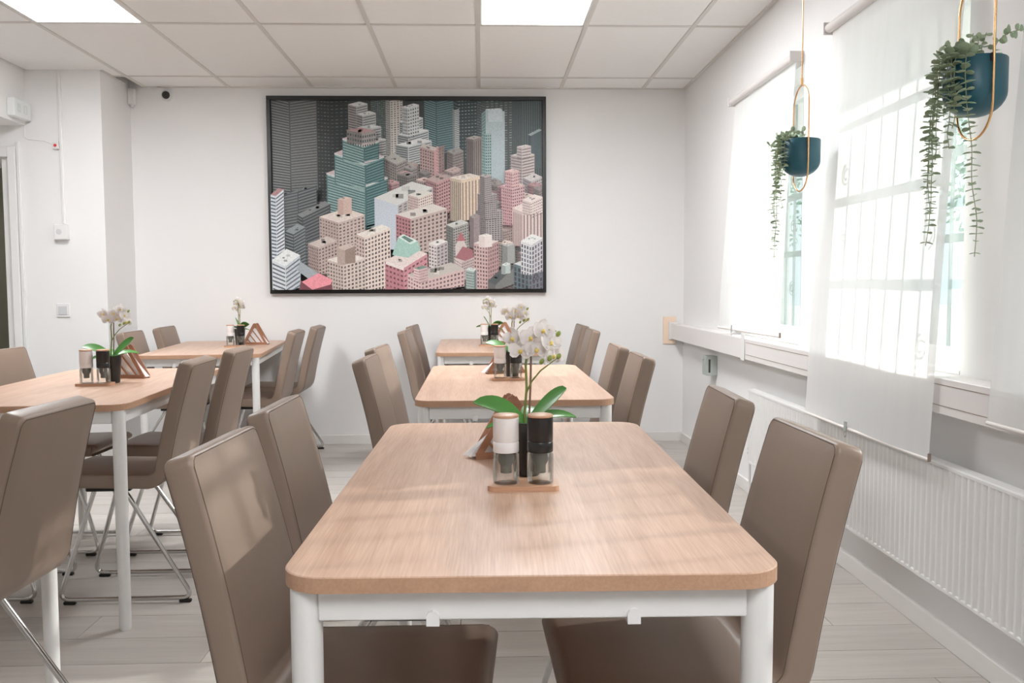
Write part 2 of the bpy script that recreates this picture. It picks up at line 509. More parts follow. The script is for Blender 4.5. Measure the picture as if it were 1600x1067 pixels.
def tree(loc, h, rad, label, seed):
    rnd = random.Random(seed)
    t = thing('garden_tree', label, 'tree', loc)
    MB().tube([(0, 0, 0), (.05, .02, h * .4), (0, .05, h * .8)], [.12, .09, .03], 8).build('trunk', M['bark'], t)
    cm = MB()
    for i in range(2600):
        u, v, q = rnd.uniform(-1, 1), rnd.uniform(0, 2 * PI), rnd.random() ** .4
        s = math.sqrt(1 - u * u)
        c = Vector((s * math.cos(v) * q * rad, s * math.sin(v) * q * rad, h * .72 + u * q * rad * 1.05))
        a = Vector((rnd.gauss(0, 1), rnd.gauss(0, 1), rnd.gauss(0, 1))).normalized() * .09
        bb = a.orthogonal().normalized() * .045
        cm.add([c - a, c + bb, c + a, c - bb], [(0, 1, 2, 3)])
    cr = cm.build('foliage', M['tree_leaf'], t); cr['kind'] = 'stuff'


tree((8.2, 13.6, -.3), 6.4, 2.3, 'green leafy tree outside, seen through the gap beside the long blind', 3)
tree((8.6, 22.5, -.3), 7.0, 2.6, 'green leafy tree outside, seen through the gap beside the far blind', 4)


# ------------------------------------------------------------------ dining tables
TW, TD, TZ = .6952, 1.3082, .7798
def make_table():
    t = thing('dining_table', '', 'table')
    top = MB()
    ol = rrect(-TW / 2, TW / 2, -TD / 2, TD / 2, .062, 8)
    il = rrect(-TW / 2 + .002, TW / 2 - .002, -TD / 2 + .002, TD / 2 - .002, .06, 8)
    n = len(ol)
    vs = [(x, y, TZ - .0225) for x, y in ol] + [(x, y, TZ - .0015) for x, y in ol] + [(x, y, TZ) for x, y in il]
    fs = [(i, (i + 1) % n, n + (i + 1) % n, n + i) for i in range(n)] + [(n + i, n + (i + 1) % n, 2 * n + (i + 1) % n, 2 * n + i) for i in range(n)]
    fs += [tuple(range(2 * n, 3 * n)), tuple(range(n))[::-1]]
    top.add(vs, fs)
    o = top.build('tabletop', M['oak'], t)
    o.data.materials.append(M['oak_edge'])
    for p in o.data.polygons:
        if p.normal.z < .5: p.material_index = 1
    lx, ly = TW / 2 - .033, TD / 2 - .036
    zt = TZ - .0225
    for sx in (-1, 1):
        for sy in (-1, 1):
            MB().lathe([(.0185, 0), (.0195, .004), (.022, zt - .1), (.022, zt)], 20, sx * lx, sy * ly).build('leg', M['white_metal'], t, 40)
    for s in (-1, 1):
        MB().cbox(-lx + .019, lx - .019, s * (ly + .008) - .009, s * (ly + .008) + .009, zt - .045, zt, .002, 1).build('apron', M['white_metal'], t)
        MB().cbox(s * (lx + .006) - .009, s * (lx + .006) + .009, -ly + .019, ly - .019, zt - .045, zt, .002, 1).build('apron', M['white_metal'], t)
    for s in (-1, 1):
        c = MB().prism([(-.009, -.006), (.009, -.006), (.009, .008), (.006, .013), (0, .015), (-.006, .013), (-.009, .008)], -ly - .024, -ly - .004, 'y')
        c.move(Matrix.Translation((s * .138, 0, zt - .045)))
        c.build('clip', M['white_plastic'], t)
    return t


table0 = make_table(); tu = []
TG = 'oak dining tables in two rows'
TABLES = [
    (.0776, 1.7942, -.0154, 'oak dining table in the foreground of the window row, nearest the camera'),
    (.1087, 3.5846, .0042, 'oak dining table in the middle of the window row, striped with sun'),
    (.0572, 5.70, .0213, 'oak dining table of the window row against the rear wall below the picture'),
    (-1.53, 1.79, 0.0, 'oak dining table of the doorway row cut off by the edge of the photo'),
    (-1.5742, 3.538, .0488, 'oak dining table in the middle of the doorway row'),
    (-1.7077, 5.665, .1065, 'oak dining table of the doorway row against the rear wall'),
]
for x, y, r, l in TABLES:
    place(table0, tu, (x, y, 0), r, l, TG)


# ------------------------------------------------------------------ upholstered chairs on chrome sled bases
CW, CT = .358, .05
def chair_path():
    """front surface of back and seat in the (forward, up) plane, from the top of the back to the seat nose"""
    pts = []
    th = math.radians(13.5)
    R = .034
    seat_z, tilt = .482, math.radians(1.5)
    # arc from the back direction to the seat direction
    bx, bz = math.sin(th), -math.cos(th)
    a0 = math.atan2(bz, bx); a1 = tilt
    cx, cz = .028, seat_z + R
    arc = []
    for k in range(11):
        a = a0 + (a1 - a0) * k / 10
        # tangent direction a, centre to the left of travel
        arc.append((cx + R * math.sin(a), cz - R * math.cos(a)))
    x0, z0 = arc[0]
    ln = (.900 - z0) / math.cos(th)
    for k in range(12):
        s = ln * (1 - k / 12)
        bow = .010 * math.sin(PI * (1 - k / 12))
        pts.append((x0 - bx * s + math.cos(th) * bow * .6, z0 - bz * s))
    pts += arc
    x1, z1 = arc[-1]
    for k in range(1, 8):
        s = .325 * k / 7
        pts.append((x1 + s, z1 + math.tan(tilt) * s))
    x2, z2 = pts[-1]
    Rn = .034
    for k in range(1, 7):
        a = tilt - (tilt + math.radians(68)) * k / 6
        pts.append((x2 + Rn * (math.sin(tilt) * -1 - math.sin(a)) , z2 - Rn * (math.cos(tilt) - math.cos(a))))
    return pts


CP = chair_path()
_S = [0.0]
for i in range(1, len(CP)):
    _S.append(_S[-1] + math.hypot(CP[i][0] - CP[i - 1][0], CP[i][1] - CP[i - 1][1]))
CLEN = _S[-1]
_TAN = []
for i in range(len(CP)):
    a, b = CP[max(0, i - 1)], CP[min(len(CP) - 1, i + 1)]
    l = math.hypot(b[0] - a[0], b[1] - a[1]); _TAN.append(((b[0] - a[0]) / l, (b[1] - a[1]) / l))


def chair_map(s, t):
    """arc length s and depth t behind the front surface -> (forward, up)"""
    s = min(max(s, 0), CLEN)
    i = 0
    while i < len(_S) - 2 and _S[i + 1] < s: i += 1
    f = (s - _S[i]) / (_S[i + 1] - _S[i])
    px = CP[i][0] + (CP[i + 1][0] - CP[i][0]) * f; pz = CP[i][1] + (CP[i + 1][1] - CP[i][1]) * f
    tx = _TAN[i][0] + (_TAN[i + 1][0] - _TAN[i][0]) * f; tz = _TAN[i][1] + (_TAN[i + 1][1] - _TAN[i][1]) * f
    l = math.hypot(tx, tz)
    nx, nz = tz / l, -tx / l          # behind and below
    return px + nx * t, pz + nz * t


S_SPLIT = _S[17]


def taper(s):
    return .90 + .10 * min(1, s / S_SPLIT)



def slab(part):
    bm = bmesh.new()
    bmesh.ops.create_cube(bm, size=1)
    for v in bm.verts:
        v.co = Vector((v.co.x * CW, CLEN / 2 + v.co.y * CLEN, CT / 2 + v.co.z * CT))
    vert_e = [e for e in bm.edges if abs(e.verts[0].co.z - e.verts[1].co.z) > 1e-6]
    bmesh.ops.bevel(bm, geom=vert_e, offset=.018, segments=4, affect='EDGES', profile=.5)
    rim = [e for e in bm.edges if abs(e.verts[0].co.z - e.verts[1].co.z) < 1e-6 and len(e.link_faces) == 2 and
           abs(e.link_faces[0].normal.z) + abs(e.link_faces[1].normal.z) > .5 and abs(e.link_faces[0].normal.z * e.link_faces[1].normal.z) < .5]
    bmesh.ops.bevel(bm, geom=rim, offset=.009, segments=3, affect='EDGES', profile=.5)
    cuts = sorted(set([.03] + _S[1:-1]))
    for s in cuts:
        g = bm.verts[:] + bm.edges[:] + bm.faces[:]
        bmesh.ops.bisect_plane(bm, geom=g, plane_co=(0, s, 0), plane_no=(0, 1, 0), dist=1e-5)
    for xx in (-.12, -.05, .05, .12):
        g = bm.verts[:] + bm.edges[:] + bm.faces[:]
        bmesh.ops.bisect_plane(bm, geom=g, plane_co=(xx, 0, 0), plane_no=(1, 0, 0), dist=1e-5)
    g = bm.verts[:] + bm.edges[:] + bm.faces[:]
    r = bmesh.ops.bisect_plane(bm, geom=g, plane_co=(0, S_SPLIT, 0), plane_no=(0, 1, 0), dist=1e-5,
                               clear_outer=(part == 'backrest'), clear_inner=(part == 'seat'))
    ed = [e for e in bm.edges if e.is_boundary]
    if ed: bmesh.ops.holes_fill(bm, edges=ed, sides=0)
    for v in bm.verts:
        w, s, t = v.co
        bulge = .007 * (1 - min(1, abs(w) / (CW / 2)) ** 2.5)
        bulge *= min(1, s / .05) * min(1, (CLEN - s) / .05)
        t2 = t - bulge if t < CT / 2 else t + bulge * .25
        d, z = chair_map(s, t2)
        v.co = Vector((w * taper(s), d, z))
    return MB().bm(bm)


def seam_pts(w_, s0, s1, t, n=26):
    return [(w_ * taper(s0 + (s1 - s0) * k / n),) + chair_map(s0 + (s1 - s0) * k / n, t) for k in range(n + 1)]


def make_chair():
    c = thing('dining_chair', '', 'chair')
    bk = slab('backrest').build('backrest', M['leather'], c, 50)
    st = slab('seat').build('seat', M['leather'], c, 50)
    hw = CW / 2 - .0065
    # piped seams round the front panel and the rear panel of the back
    for t in (.0002, CT - .0002):
        path = [p for p in seam_pts(-hw, S_SPLIT, .022, t)]
        path += [(-hw * .90 + .004,) + chair_map(.012, t), (-hw * .90 + .014,) + chair_map(.0065, t)]
        path += [(hw * .90 - .014,) + chair_map(.0065, t), (hw * .90 - .004,) + chair_map(.012, t)]
        path += seam_pts(hw, .022, S_SPLIT, t)
        MB().tube(path, .0012, 5).build('seam', M['seam'], bk)
    for s in (-1, 1):
        MB().tube(seam_pts(s * hw, S_SPLIT, CLEN - .03, .0002), .0012, 5).build('seam', M['seam'], st)
    # sled base
    r = .0085
    for s in (-1, 1):
        x = s * .155
        zb = .0165
        top_r, top_f = (x * .78, .13, .4225), (x * .78, .235, .4225)
        fr, ff = (x, -.125, zb), (x, .365, zb)
        def corner(a, b, c_, rad, n=6):
            a, b, c_ = Vector(a), Vector(b), Vector(c_)
            p, q = b + (a - b).normalized() * rad, b + (c_ - b).normalized() * rad
            return [tuple((1 - u) ** 2 * p + 2 * u * (1 - u) * b + u * u * q) for u in [k / n for k in range(n + 1)]]
        path = [top_r] + corner(top_r, fr, ff, .045) + corner(fr, ff, top_f, .045) + [top_f]
        lg = MB().tube(path, r, 10).build('leg', M['chrome'], c, 60)
        for yy in (-.095, .325):
            MB().cbox(x - .009, x + .009, yy - .022, yy + .022, 0, .012, .003, 1).build('foot', M['black_plastic'], lg)
        MB().cbox(x * .78 - .014, x * .78 + .014, .10, .265, .4155, .432, .004, 1).build('mount', M['black_plastic'], c)
    for yy in (.13, .235):
        MB().tube([(-.1287, yy, .424), (.1287, yy, .424)], .007, 8).build('crossbar', M['chrome'], c, 60)
    return c


chair0 = make_chair(); cu = []
D = math.radians
CH = [
    # x, y of the top front edge, side (+1 faces +x), yaw offset, label
    (-0.463, 1.555, 1, 4, 'taupe chair at the foreground table, aisle side, nearest the camera'),
    (-0.47, 2.05, 1, 1.5, 'taupe chair at the foreground table, aisle side, further from the camera'),
    (0.604, 1.60, -1, -1.5, 'taupe chair at the foreground table, window side, nearest the camera'),
    (0.614, 2.19, -1, 2.5, 'taupe chair at the foreground table, window side, further from the camera'),
    (-0.437, 3.38, 1, 2.3, 'taupe chair at the middle window-row table, aisle side, nearer one'),
    (-0.462, 3.96, 1, 5, 'taupe chair at the middle window-row table, aisle side, further one, half sunlit'),
    (0.612, 3.4, -1, 0, 'taupe chair at the middle window-row table, window side, nearer one'),
    (0.605, 3.94, -1, 0.6, 'taupe chair at the middle window-row table, window side, further one'),
    (-0.468, 5.42, 1, 2.3, 'taupe chair at the rear table below the picture, aisle side, nearer one'),
    (-0.472, 6.08, 1, 3, 'taupe chair at the rear table below the picture, aisle side, next to the wall'),
    (0.675, 5.4, -1, 0, 'taupe chair at the rear table below the picture, window side, nearer one'),
    (0.68, 6.02, -1, -2, 'taupe chair at the rear table below the picture, window side, next to the wall'),
    (-1.038, 2.06, -1, 4, 'taupe chair seen from behind at the cut-off table, its top at the photo edge'),
    (-1.11, 3.34, -1, -1, 'taupe chair at the middle doorway-row table, aisle side, nearer one'),
    (-1.115, 3.91, -1, 0, 'taupe chair at the middle doorway-row table, aisle side, further one'),
    (-2.12, 3.36, 1, 1, 'taupe chair at the middle doorway-row table, doorway side, mostly out of the photo'),
    (-2.135, 3.93, 1, 1.5, 'taupe chair at the middle doorway-row table, doorway side, cut by the photo edge'),
    (-1.19, 5.47, -1, -1, 'taupe chair at the rear doorway-row table, aisle side, nearer one'),
    (-1.165, 6.05, -1, 0, 'taupe chair at the rear doorway-row table, aisle side, next to the wall'),
    (-2.165, 5.42, 1, -1, 'taupe chair at the rear doorway-row table, doorway side, nearer one'),
    (-2.18, 6.04, 1, -1, 'taupe chair at the rear doorway-row table, doorway side, next to the wall'),
]
DTOP = CP[0][0]
for x, y, s, a, l in CH:
    # edge direction (sin a, cos a); facing is square to it
    fx, fy = s * math.cos(D(a)), -s * math.sin(D(a))
    ox, oy = x - fx * DTOP, y - fy * DTOP
    place(chair0, cu, (ox, oy, 0), math.atan2(fy, fx) - PI / 2, l, 'taupe chairs on chrome sled bases')


# ------------------------------------------------------------------ table sets
def make_tray():
    t = thing('mill_tray', '', 'tray')
    ol = rrect(-.068, .068, -.036, .036, .012, 4)
    MB().prism(ol, 0, .010).build('board', M['mill_wood'], t)
    return t


def make_mill(kind):
    m = thing('spice_mill', '', 'spice mill')
    body = M['mill_white'] if kind == 'white' else M['mill_black']
    R = .0255
    MB().lathe([(0, 0), (R - .002, 0), (R, .003), (R, .056), (R - .003, .060), (R - .003, .063), (R - .0055, .063), (R - .0055, .060), (R - .003, .055), (R - .003, .006), (0, .005)], 28).build('jar', M['glass'], m, 40)
    MB().lathe([(0, .020), (.011, .020), (.011, .034), (.016, .044), (.0195, .060), (0, .060)], 20).build('grinder', M['grinder'], m, 40)
    MB().lathe([(0, .061), (R - .001, .061), (R - .0005, .0625), (R - .0005, .0795), (R - .001, .0805), (R - .0015, .0812), (R - .001, .082), (R - .0005, .083), (R - .0005, .1265), (R - .0025, .128), (0, .128)], 28).build('cap', body, m, 40)
    MB().lathe([(0, .128), (R - .0015, .128), (R - .0005, .129), (R - .0005, .132), (R - .003, .1335), (0, .134)], 28).build('lid', M['mill_wood'], m, 40)
    return m


def make_holder():
    h = thing('napkin_holder', '', 'napkin holder')
    # two open-work triangular plates joined by a base rail
    Hh, Wd, fw, th = .145, .170, .015, .005
    apex = (0, Hh)
    def bar(p, q, w):
        p, q = Vector(p), Vector(q)
        d = (q - p).normalized(); n = Vector((-d.y, d.x)) * w / 2
        return [tuple(p - n), tuple(q - n), tuple(q + n), tuple(p + n)]
    for s in (-1, 1):
        yy = s * .019
        pl = MB()
        a, b = (-Wd / 2 + .006, fw / 2), (Wd / 2 - .006, fw / 2)
        pl.prism(bar((a[0] - .006, a[1]), (b[0] + .006, b[1]), fw), yy - th / 2, yy + th / 2, 'y')
        pl.prism(bar(a, (-.003, Hh - .008), fw), yy - th / 2 + .0002, yy + th / 2 - .0002, 'y')
        pl.prism(bar(b, (.003, Hh - .008), fw), yy - th / 2 + .0002, yy + th / 2 - .0002, 'y')
        pl.lathe([(0, -th / 2), (.0075, -th / 2), (.0075, th / 2), (0, th / 2)], 12)
        k = len(pl.v)
        for i in range(k - 48, k):
            x, y_, z = pl.v[i]; pl.v[i] = (x, yy + z, Hh - .009 + y_)
        plate = pl.build('plate', M['holder'], h)
        for p, q in (((-.060, .042), (-.030, .010)), ((-.042, .074), (.010, .010)), ((-.024, .105), (.050, .012))):
            MB().prism(bar(p, q, .0065), yy - th / 2 + .0005, yy + th / 2 - .0005, 'y').build('strut', M['holder'], plate)
    MB().box(-Wd / 2 + .01, Wd / 2 - .01, -.0165, .0165, 0, .005).build('base', M['holder'], h)
    return h


def make_napkins():
    n = thing('napkin_stack', '', 'napkins')
    for k in range(5):
        yy = -.013 + .0058 * k
        sh = .010 + .004 * k
        ol = [(-.092 - sh * .6, .006), (.088, .006), (-.004 + .003 * k, .112 - .003 * k)]
        MB().prism(ol, yy, yy + .0046, 'y').build('napkin', M['napkin'], n)
    return n


def leaf_strip(length, width, droop, rise, n=9, fold=.25, roll=0.):
    cr, sr = math.cos(roll), math.sin(roll)
    b = MB(); vs = []; fs = []
    for i in range(n + 1):
        u = i / n
        w = width * (math.sin(PI * min(1, u * .96 + .04)) ** .65) * (1 if u < .9 else 1) + .002
        x = length * u; z = rise * u - droop * u * u
        k = fold * w
        e = [(x, -w * cr - k * sr, z + k * cr - w * sr), (x, 0, z), (x, w * cr - k * sr, z + k * cr + w * sr)]
        vs += e + [(a, b_ + .002 * sr, c - .002 * cr) for a, b_, c in e]
    for i in range(n):
        a, c = i * 6, i * 6 + 6
        fs += [(a, a + 1, c + 1, c), (a + 1, a + 2, c + 2, c + 1), (a + 3, c + 3, c + 4, a + 4), (a + 4, c + 4, c + 5, a + 5), (a, c, c + 3, a + 3), (a + 2, a + 5, c + 5, c + 2)]
    fs += [(0, 3, 4, 1), (1, 4, 5, 2)]
    e = n * 6
    fs += [(e, e + 1, e + 4, e + 3), (e + 1, e + 2, e + 5, e + 4)]
    return b.add(vs, fs)


def petal_mesh(l, w):
    vs = [(0, 0, 0)]
    n = 8
    ring = []
    for k in range(n):
        a = 2 * PI * k / n
        ring.append((l * .55 + l * .5 * math.cos(a), w * math.sin(a), .004 * math.cos(2 * a) + .004))
    vs = ring + [(l * .55, 0, -.0015)] + [(p[0], p[1], p[2] - .0012) for p in ring] + [(l * .55, 0, -.003)]
    fs = [(k, (k + 1) % n, n) for k in range(n)] + [(n + 1 + (k + 1) % n, n + 1 + k, 2 * n + 1) for k in range(n)]
    fs += [(k, n + 1 + k, n + 1 + (k + 1) % n, (k + 1) % n) for k in range(n)]
    return MB().add(vs, fs)


PETAL_A = petal_mesh(.026, .0125).mesh('petal', M['petal'], 60)
PETAL_B = petal_mesh(.024, .009).mesh('petal', M['petal'], 60)
LIPM = MB().lathe([(0, -.003), (.004, 0), (.0055, .004), (.003, .009), (0, .010)], 8).mesh('lip', M['lip'], 60)
BUDM = MB().lathe([(0, -.008), (.004, -.005), (.0055, 0), (.0045, .005), (0, .009)], 10).mesh('bud', M['bud'], 60)


def make_orchid():
    p = thing('potted_orchid', '', 'plant')
    MB().lathe([(0, 0), (.024, 0), (.027, .003), (.035, .107), (.0355, .112), (.0325, .112), (.031, .101), (0, .100)], 28).build('pot', M['pot_black'], p, 40)
    MB().lathe([(0, .100), (.029, .1005), (.02, .105), (0, .107)], 14).build('soil', M['soil'], p)
    for rz, ln, wd, dr, ri in ((-28, .088, .023, .012, .088), (168, .112, .021, .050, .092), (8, .105, .013, .045, .055), (192, .085, .009, .030, .025), (75, .09, .018, .04, .06)):
        o = leaf_strip(ln, wd, dr, ri, roll={-28: .95, 168: -.6, 8: .4, 192: -.4}.get(rz, .1)).build('leaf', M['orchid_leaf'], p, 60)
        o.location = (0, 0, .107); o.rotation_euler = (0, 0, math.radians(rz))
    MB().tube([(.004, .002, .09), (.008, 0, .18), (.010, -.002, .285)], .0022, 6).build('stake', M['stake'], p)
    st = [(-.004, 0, .095), (-.004, -.001, .13), (.0, -.003, .18), (-.002, -.005, .23), (.004, -.006, .265), (.018, -.008, .29), (.038, -.012, .302), (.060, -.016, .298)]
    MB().tube(st, [.0026] * 5 + [.002, .0017, .0013], 6).build('stem', M['orchid_stem'], p)
    br = [(-.001, -.003, .17), (.010, -.010, .195), (.028, -.018, .218), (.046, -.022, .232), (.062, -.024, .244)]
    MB().tube(br, [.002, .0019, .0017, .0014, .001], 6).build('stem', M['orchid_stem'], p)
    for x, y_, z in ((.064, -.0245, .247), (.046, -.022, .243), (.030, -.019, .236), (.064, -.016, .292)):
        b = link('bud', BUDM, p, (x, y_, z), (.4, .5, 0)); b.scale = (.9, .9, .9)
    rnd = random.Random(5)
    for x, y_, z, yaw in ((-.012, -.012, .258, -100), (.006, -.014, .285, -80), (.030, -.016, .300, -70), (.044, -.018, .272, -60), (.020, -.018, .262, -95), (-.022, .006, .283, -140), (.050, -.008, .246, -60)):
        f = bpy.data.objects.new('flower', None); col.objects.link(f); f.parent = p; f.empty_display_size = .01
        f.location = (x, y_, z)
        f.rotation_euler = (math.radians(80 + rnd.uniform(-18, 12)), rnd.uniform(-.2, .2), math.radians(yaw + 90))
        for k, a in enumerate((90, 210, 330, 10, 170)):
            q = link('petal', PETAL_B if k < 3 else PETAL_A, f)
            q.rotation_euler = (0, -.15, math.radians(a)); q.location = (0, 0, .001 * k)
        link('lip', LIPM, f, (0, -.002, .004))
    return p


tray0, tru = make_tray(), []
mw0, mwu = make_mill('white'), []
mb0, mbu = make_mill('black'), []
hold0, hu = make_holder(), []
nap0, nu = make_napkins(), []
orch0, ou = make_orchid(), []
bpy.context.view_layer.update()
WHERE = ['foreground table', 'middle window-row table', 'rear window-row table under the picture', 'middle doorway-row table', 'rear doorway-row table by the wall']
SETS = [  # tray x, y, rz, orchid x, y, rz, holder x, y, rz
    (.077, 1.650, -.02, .090, 1.765, 0., .063, 1.96, .2),
    (.105, 3.560, 0., .125, 3.650, .3, .100, 3.84, .25),
    (.045, 5.600, 0., .055, 5.695, 2.6, .150, 5.86, -.2),
    (-1.545, 3.480, .02, -1.515, 3.575, .5, -1.525, 3.76, -.2),
    (-1.605, 5.660, .05, -1.605, 5.760, 2.6, -1.535, 5.90, -.2),
]
for (x, y, r, ox, oy, orz, hx, hy, hr), wh in zip(SETS, WHERE):
    place(tray0, tru, (x, y, TZ), r, 'small bamboo tray under the two mills on the ' + wh, 'trays under the mills')
    c, s = math.cos(r), math.sin(r)
    place(mw0, mwu, (x - .033 * c, y - .033 * s, TZ + .010), r, 'white capped glass spice mill on the ' + wh, 'white spice mills')
    place(mb0, mbu, (x + .033 * c, y + .033 * s, TZ + .010), r, 'black capped glass spice mill on the ' + wh, 'black spice mills')
    place(hold0, hu, (hx, hy, TZ), hr, 'triangular wooden napkin holder on the ' + wh, 'wooden napkin holders')
    place(nap0, nu, (hx, hy, TZ), hr, 'white folded napkins in the holder on the ' + wh, 'napkins in the holders')
    place(orch0, ou, (ox, oy, TZ), orz, 'white orchid in a black pot on the ' + wh, 'potted orchids')


# ------------------------------------------------------------------ framed city print on the rear wall
PX0, PX1, PZ0, PZ1 = -1.545, .472, 1.118, 2.539
pic = thing('framed_picture', 'large black-framed print of dense city towers on the rear wall', 'picture', ((PX0 + PX1) / 2, YB - .001, PZ0))
pw, ph = (PX1 - PX0) / 2, PZ1 - PZ0
fwid = .028
MB().cbox(-pw, pw, -.034, 0, 0, fwid, .002, 1).build('frame_rail', M['frame_black'], pic)
MB().cbox(-pw, pw, -.034, 0, ph - fwid, ph, .002, 1).build('frame_rail', M['frame_black'], pic)
MB().cbox(-pw, -pw + fwid, -.034, 0, fwid, ph - fwid, .002, 1).build('frame_stile', M['frame_black'], pic)
MB().cbox(pw - fwid, pw, -.034, 0, fwid, ph - fwid, .002, 1).build('frame_stile', M['frame_black'], pic)


class Print:
    """flat printed artwork: coloured polygons laid on the sheet in paint order"""
    U0, U1, V0, V1 = 75., 1400., 88., 1003.
    def __init__(self):
        self.v = []; self.f = []; self.c = []; self.lay = 0
        self.rnd = random.Random(21)

    def clip(self, poly):
        def cut(ps, ax, lim, sgn):
            out = []
            for i in range(len(ps)):
                a, b = ps[i - 1], ps[i]
                ia, ib = sgn * (a[ax] - lim) >= 0, sgn * (b[ax] - lim) >= 0
                if ia != ib:
                    t = (lim - a[ax]) / (b[ax] - a[ax])
                    out.append((a[0] + t * (b[0] - a[0]), a[1] + t * (b[1] - a[1])))
                if ib: out.append(b)
            return out
        for ax, lim, sg in ((0, self.U0, 1), (0, self.U1, -1), (1, self.V0, 1), (1, self.V1, -1)):
            if len(poly) < 3: return []
            poly = cut(poly, ax, lim, sg)
        return poly

    def poly(self, pts, c, lay=None):
        pts = self.clip(list(pts))
        if len(pts) < 3: return
        o = len(self.v)
        yy = -.0105 - .00006 * self.lay
        for x, y in pts:
            self.v.append((-pw + fwid + (x - self.U0) / (self.U1 - self.U0) * 2 * (pw - fwid), yy, ph - fwid - (y - self.V0) / (self.V1 - self.V0) * (ph - 2 * fwid)))
        self.f.append(tuple(range(o, o + len(pts)))); self.c.append(tuple(lin(c)))

    def face(self, x0, yt0, x1, yt1, yb, c, win=None, wc=None):
        """a wall whose top runs (x0,yt0)-(x1,yt1); win = ('grid'|'band'|'vert', nx, rowstep, fill)"""
        self.lay += 1
        sl = (yt1 - yt0)
        self.poly([(x0, yt0), (x1, yt1), (x1, yb + sl * .35), (x0, yb)], c)
        if not win: return
        kind, nx, step, fill = win
        self.lay += 1
        w = x1 - x0
        def pt(u, d):
            return (x0 + w * u, yt0 + sl * u * max(0, 1 - d / 900.) + d)
        depth = yb - min(yt0, yt1)
        d = step * .6
        while d < depth:
            if kind == 'band':
                self.poly([pt(.03, d), pt(.97, d), pt(.97, d + step * fill), pt(.03, d + step * fill)], wc)
            elif kind == 'grid':
                for k in range(nx):
                    u0 = (k + .22) / nx; u1 = (k + .22 + .55) / nx
                    q = self.rnd.uniform(.8, 1.25)
                    cc = tuple(min(255, v * q) for v in wc)
                    self.poly([pt(u0, d), pt(u1, d), pt(u1, d + step * fill), pt(u0, d + step * fill)], cc)
            d += step
        if kind == 'vert':
            for k in range(nx):
                u0 = (k + .3) / nx; u1 = (k + .7) / nx
                self.poly([pt(u0, step), pt(u1, step), pt(u1, depth), pt(u0, depth)], wc)

    def tower(self, xl, xm, xr, yl, ym, yr, yb, cl, cr, croof=None, wl=None, wr=None, wcl=(60, 58, 60), wcr=None, back=None):
        if croof:
            self.lay += 1
            bx, by = back or (xl + xr - xm, yl + yr - ym)
            self.poly([(xl, yl), (xm, ym), (xr, yr), (bx, by)], croof)
            self.lay += 1
            for i in range(4):      # roof plant
                u, v = self.rnd.uniform(.25, .7), self.rnd.uniform(.25, .7)
                cx = xl + (xm - xl) * u + (xr - xm) * v; cy = yl + (ym - yl) * u + (yr - ym) * v
                s = (xr - xl) * self.rnd.uniform(.03, .07)
                g = self.rnd.uniform(.55, 1.12)
                self.poly([(cx - s, cy - s * .6), (cx + s, cy - s * .6), (cx + s, cy + s * .6), (cx - s, cy + s * .6)], tuple(min(255, v * g) for v in croof))
        self.face(xl, yl, xm, ym, yb, cl, wl, wcl)
        self.face(xm, ym, xr, yr, yb, cr, wr or wl, wcr or wcl)


P = Print()
P.poly([(75, 88), (1400, 88), (1400, 1003), (75, 1003)], (56, 62, 63))
T = P.tower
g1 = ('grid', 7, 13, .5)
# far dark towers
T(75, 165, 298, 70, 92, 70, 560, (66, 69, 70), (78, 80, 80), None, ('band', 0, 13, .42), None, (128, 130, 130), (122, 124, 123))
T(298, 360, 452, 80, 86, 80, 560, (40, 46, 46), (36, 43, 44), None, ('grid', 4, 17, .2), None, (92, 98, 96), (80, 88, 86))
T(560, 590, 640, 80, 86, 80, 330, (60, 74, 74), (66, 80, 79), None, ('grid', 5, 9, .4), None, (110, 122, 120))
T(820, 880, 966, 70, 92, 72, 330, (52, 82, 88), (60, 92, 96), None, ('band', 0, 11, .4), None, (116, 146, 148), (104, 134, 138))
T(966, 985, 1080, 70, 80, 72, 360, (44, 54, 56), (40, 58, 60), None, ('grid', 6, 16, .25), None, (120, 136, 136))
T(1080, 1120, 1256, 70, 84, 72, 470, (58, 68, 70), (66, 76, 76), None, ('grid', 6, 12, .35), None, (112, 124, 122))
T(1256, 1300, 1400, 70, 80, 66, 470, (40, 50, 52), (52, 66, 68), None, ('vert', 9, 10, .5), None, (84, 102, 102))
T(1330, 1345, 1400, 250, 256, 228, 420, (58, 72, 76), (72, 90, 94), (150, 168, 172), None)
# far pale stepped towers
for k, (a, b, c_, yt, yb) in enumerate(((450, 490, 545, 95, 190), (490, 520, 585, 140, 220), (492, 540, 610, 205, 270), (495, 560, 640, 265, 350))):
    T(a, b, c_, yt + 12, yt + 22, yt + 8, yb + 60, (150, 142, 140), (182, 182, 182), (205, 208, 206), ('band', 0, 12, .45), None, (86, 88, 88), (108, 114, 116))
T(632, 655, 716, 84, 90, 80, 350, (150, 148, 144), (196, 192, 186), None, ('grid', 4, 11, .55), None, (96, 96, 94), (120, 118, 112))
for a, b, c_, yt, yb in ((700, 745, 815, 190, 300), (690, 742, 842, 250, 330), (680, 740, 856, 300, 400)):
    T(a, b, c_, yt, yt + 10, yt - 20, yb, (150, 155, 156), (190, 196, 197), (214, 216, 215), ('band', 0, 11, .45), None, (84, 92, 94), (104, 112, 114))
T(714, 740, 796, 118, 124, 108, 250, (178, 182, 184), (206, 212, 212), (224, 226, 226), ('grid', 5, 16, .55), None, (104, 110, 112))
T(960, 970, 992, 130, 134, 128, 320, (140, 148, 150), (182, 188, 190), None, ('band', 0, 9, .4), None, (84, 92, 94))
T(1102, 1122, 1216, 150, 134, 138, 560, (116, 150, 150), (172, 190, 196), (196, 212, 214), ('grid', 4, 15, .5), ('grid', 1, 900, .01), (62, 88, 90))
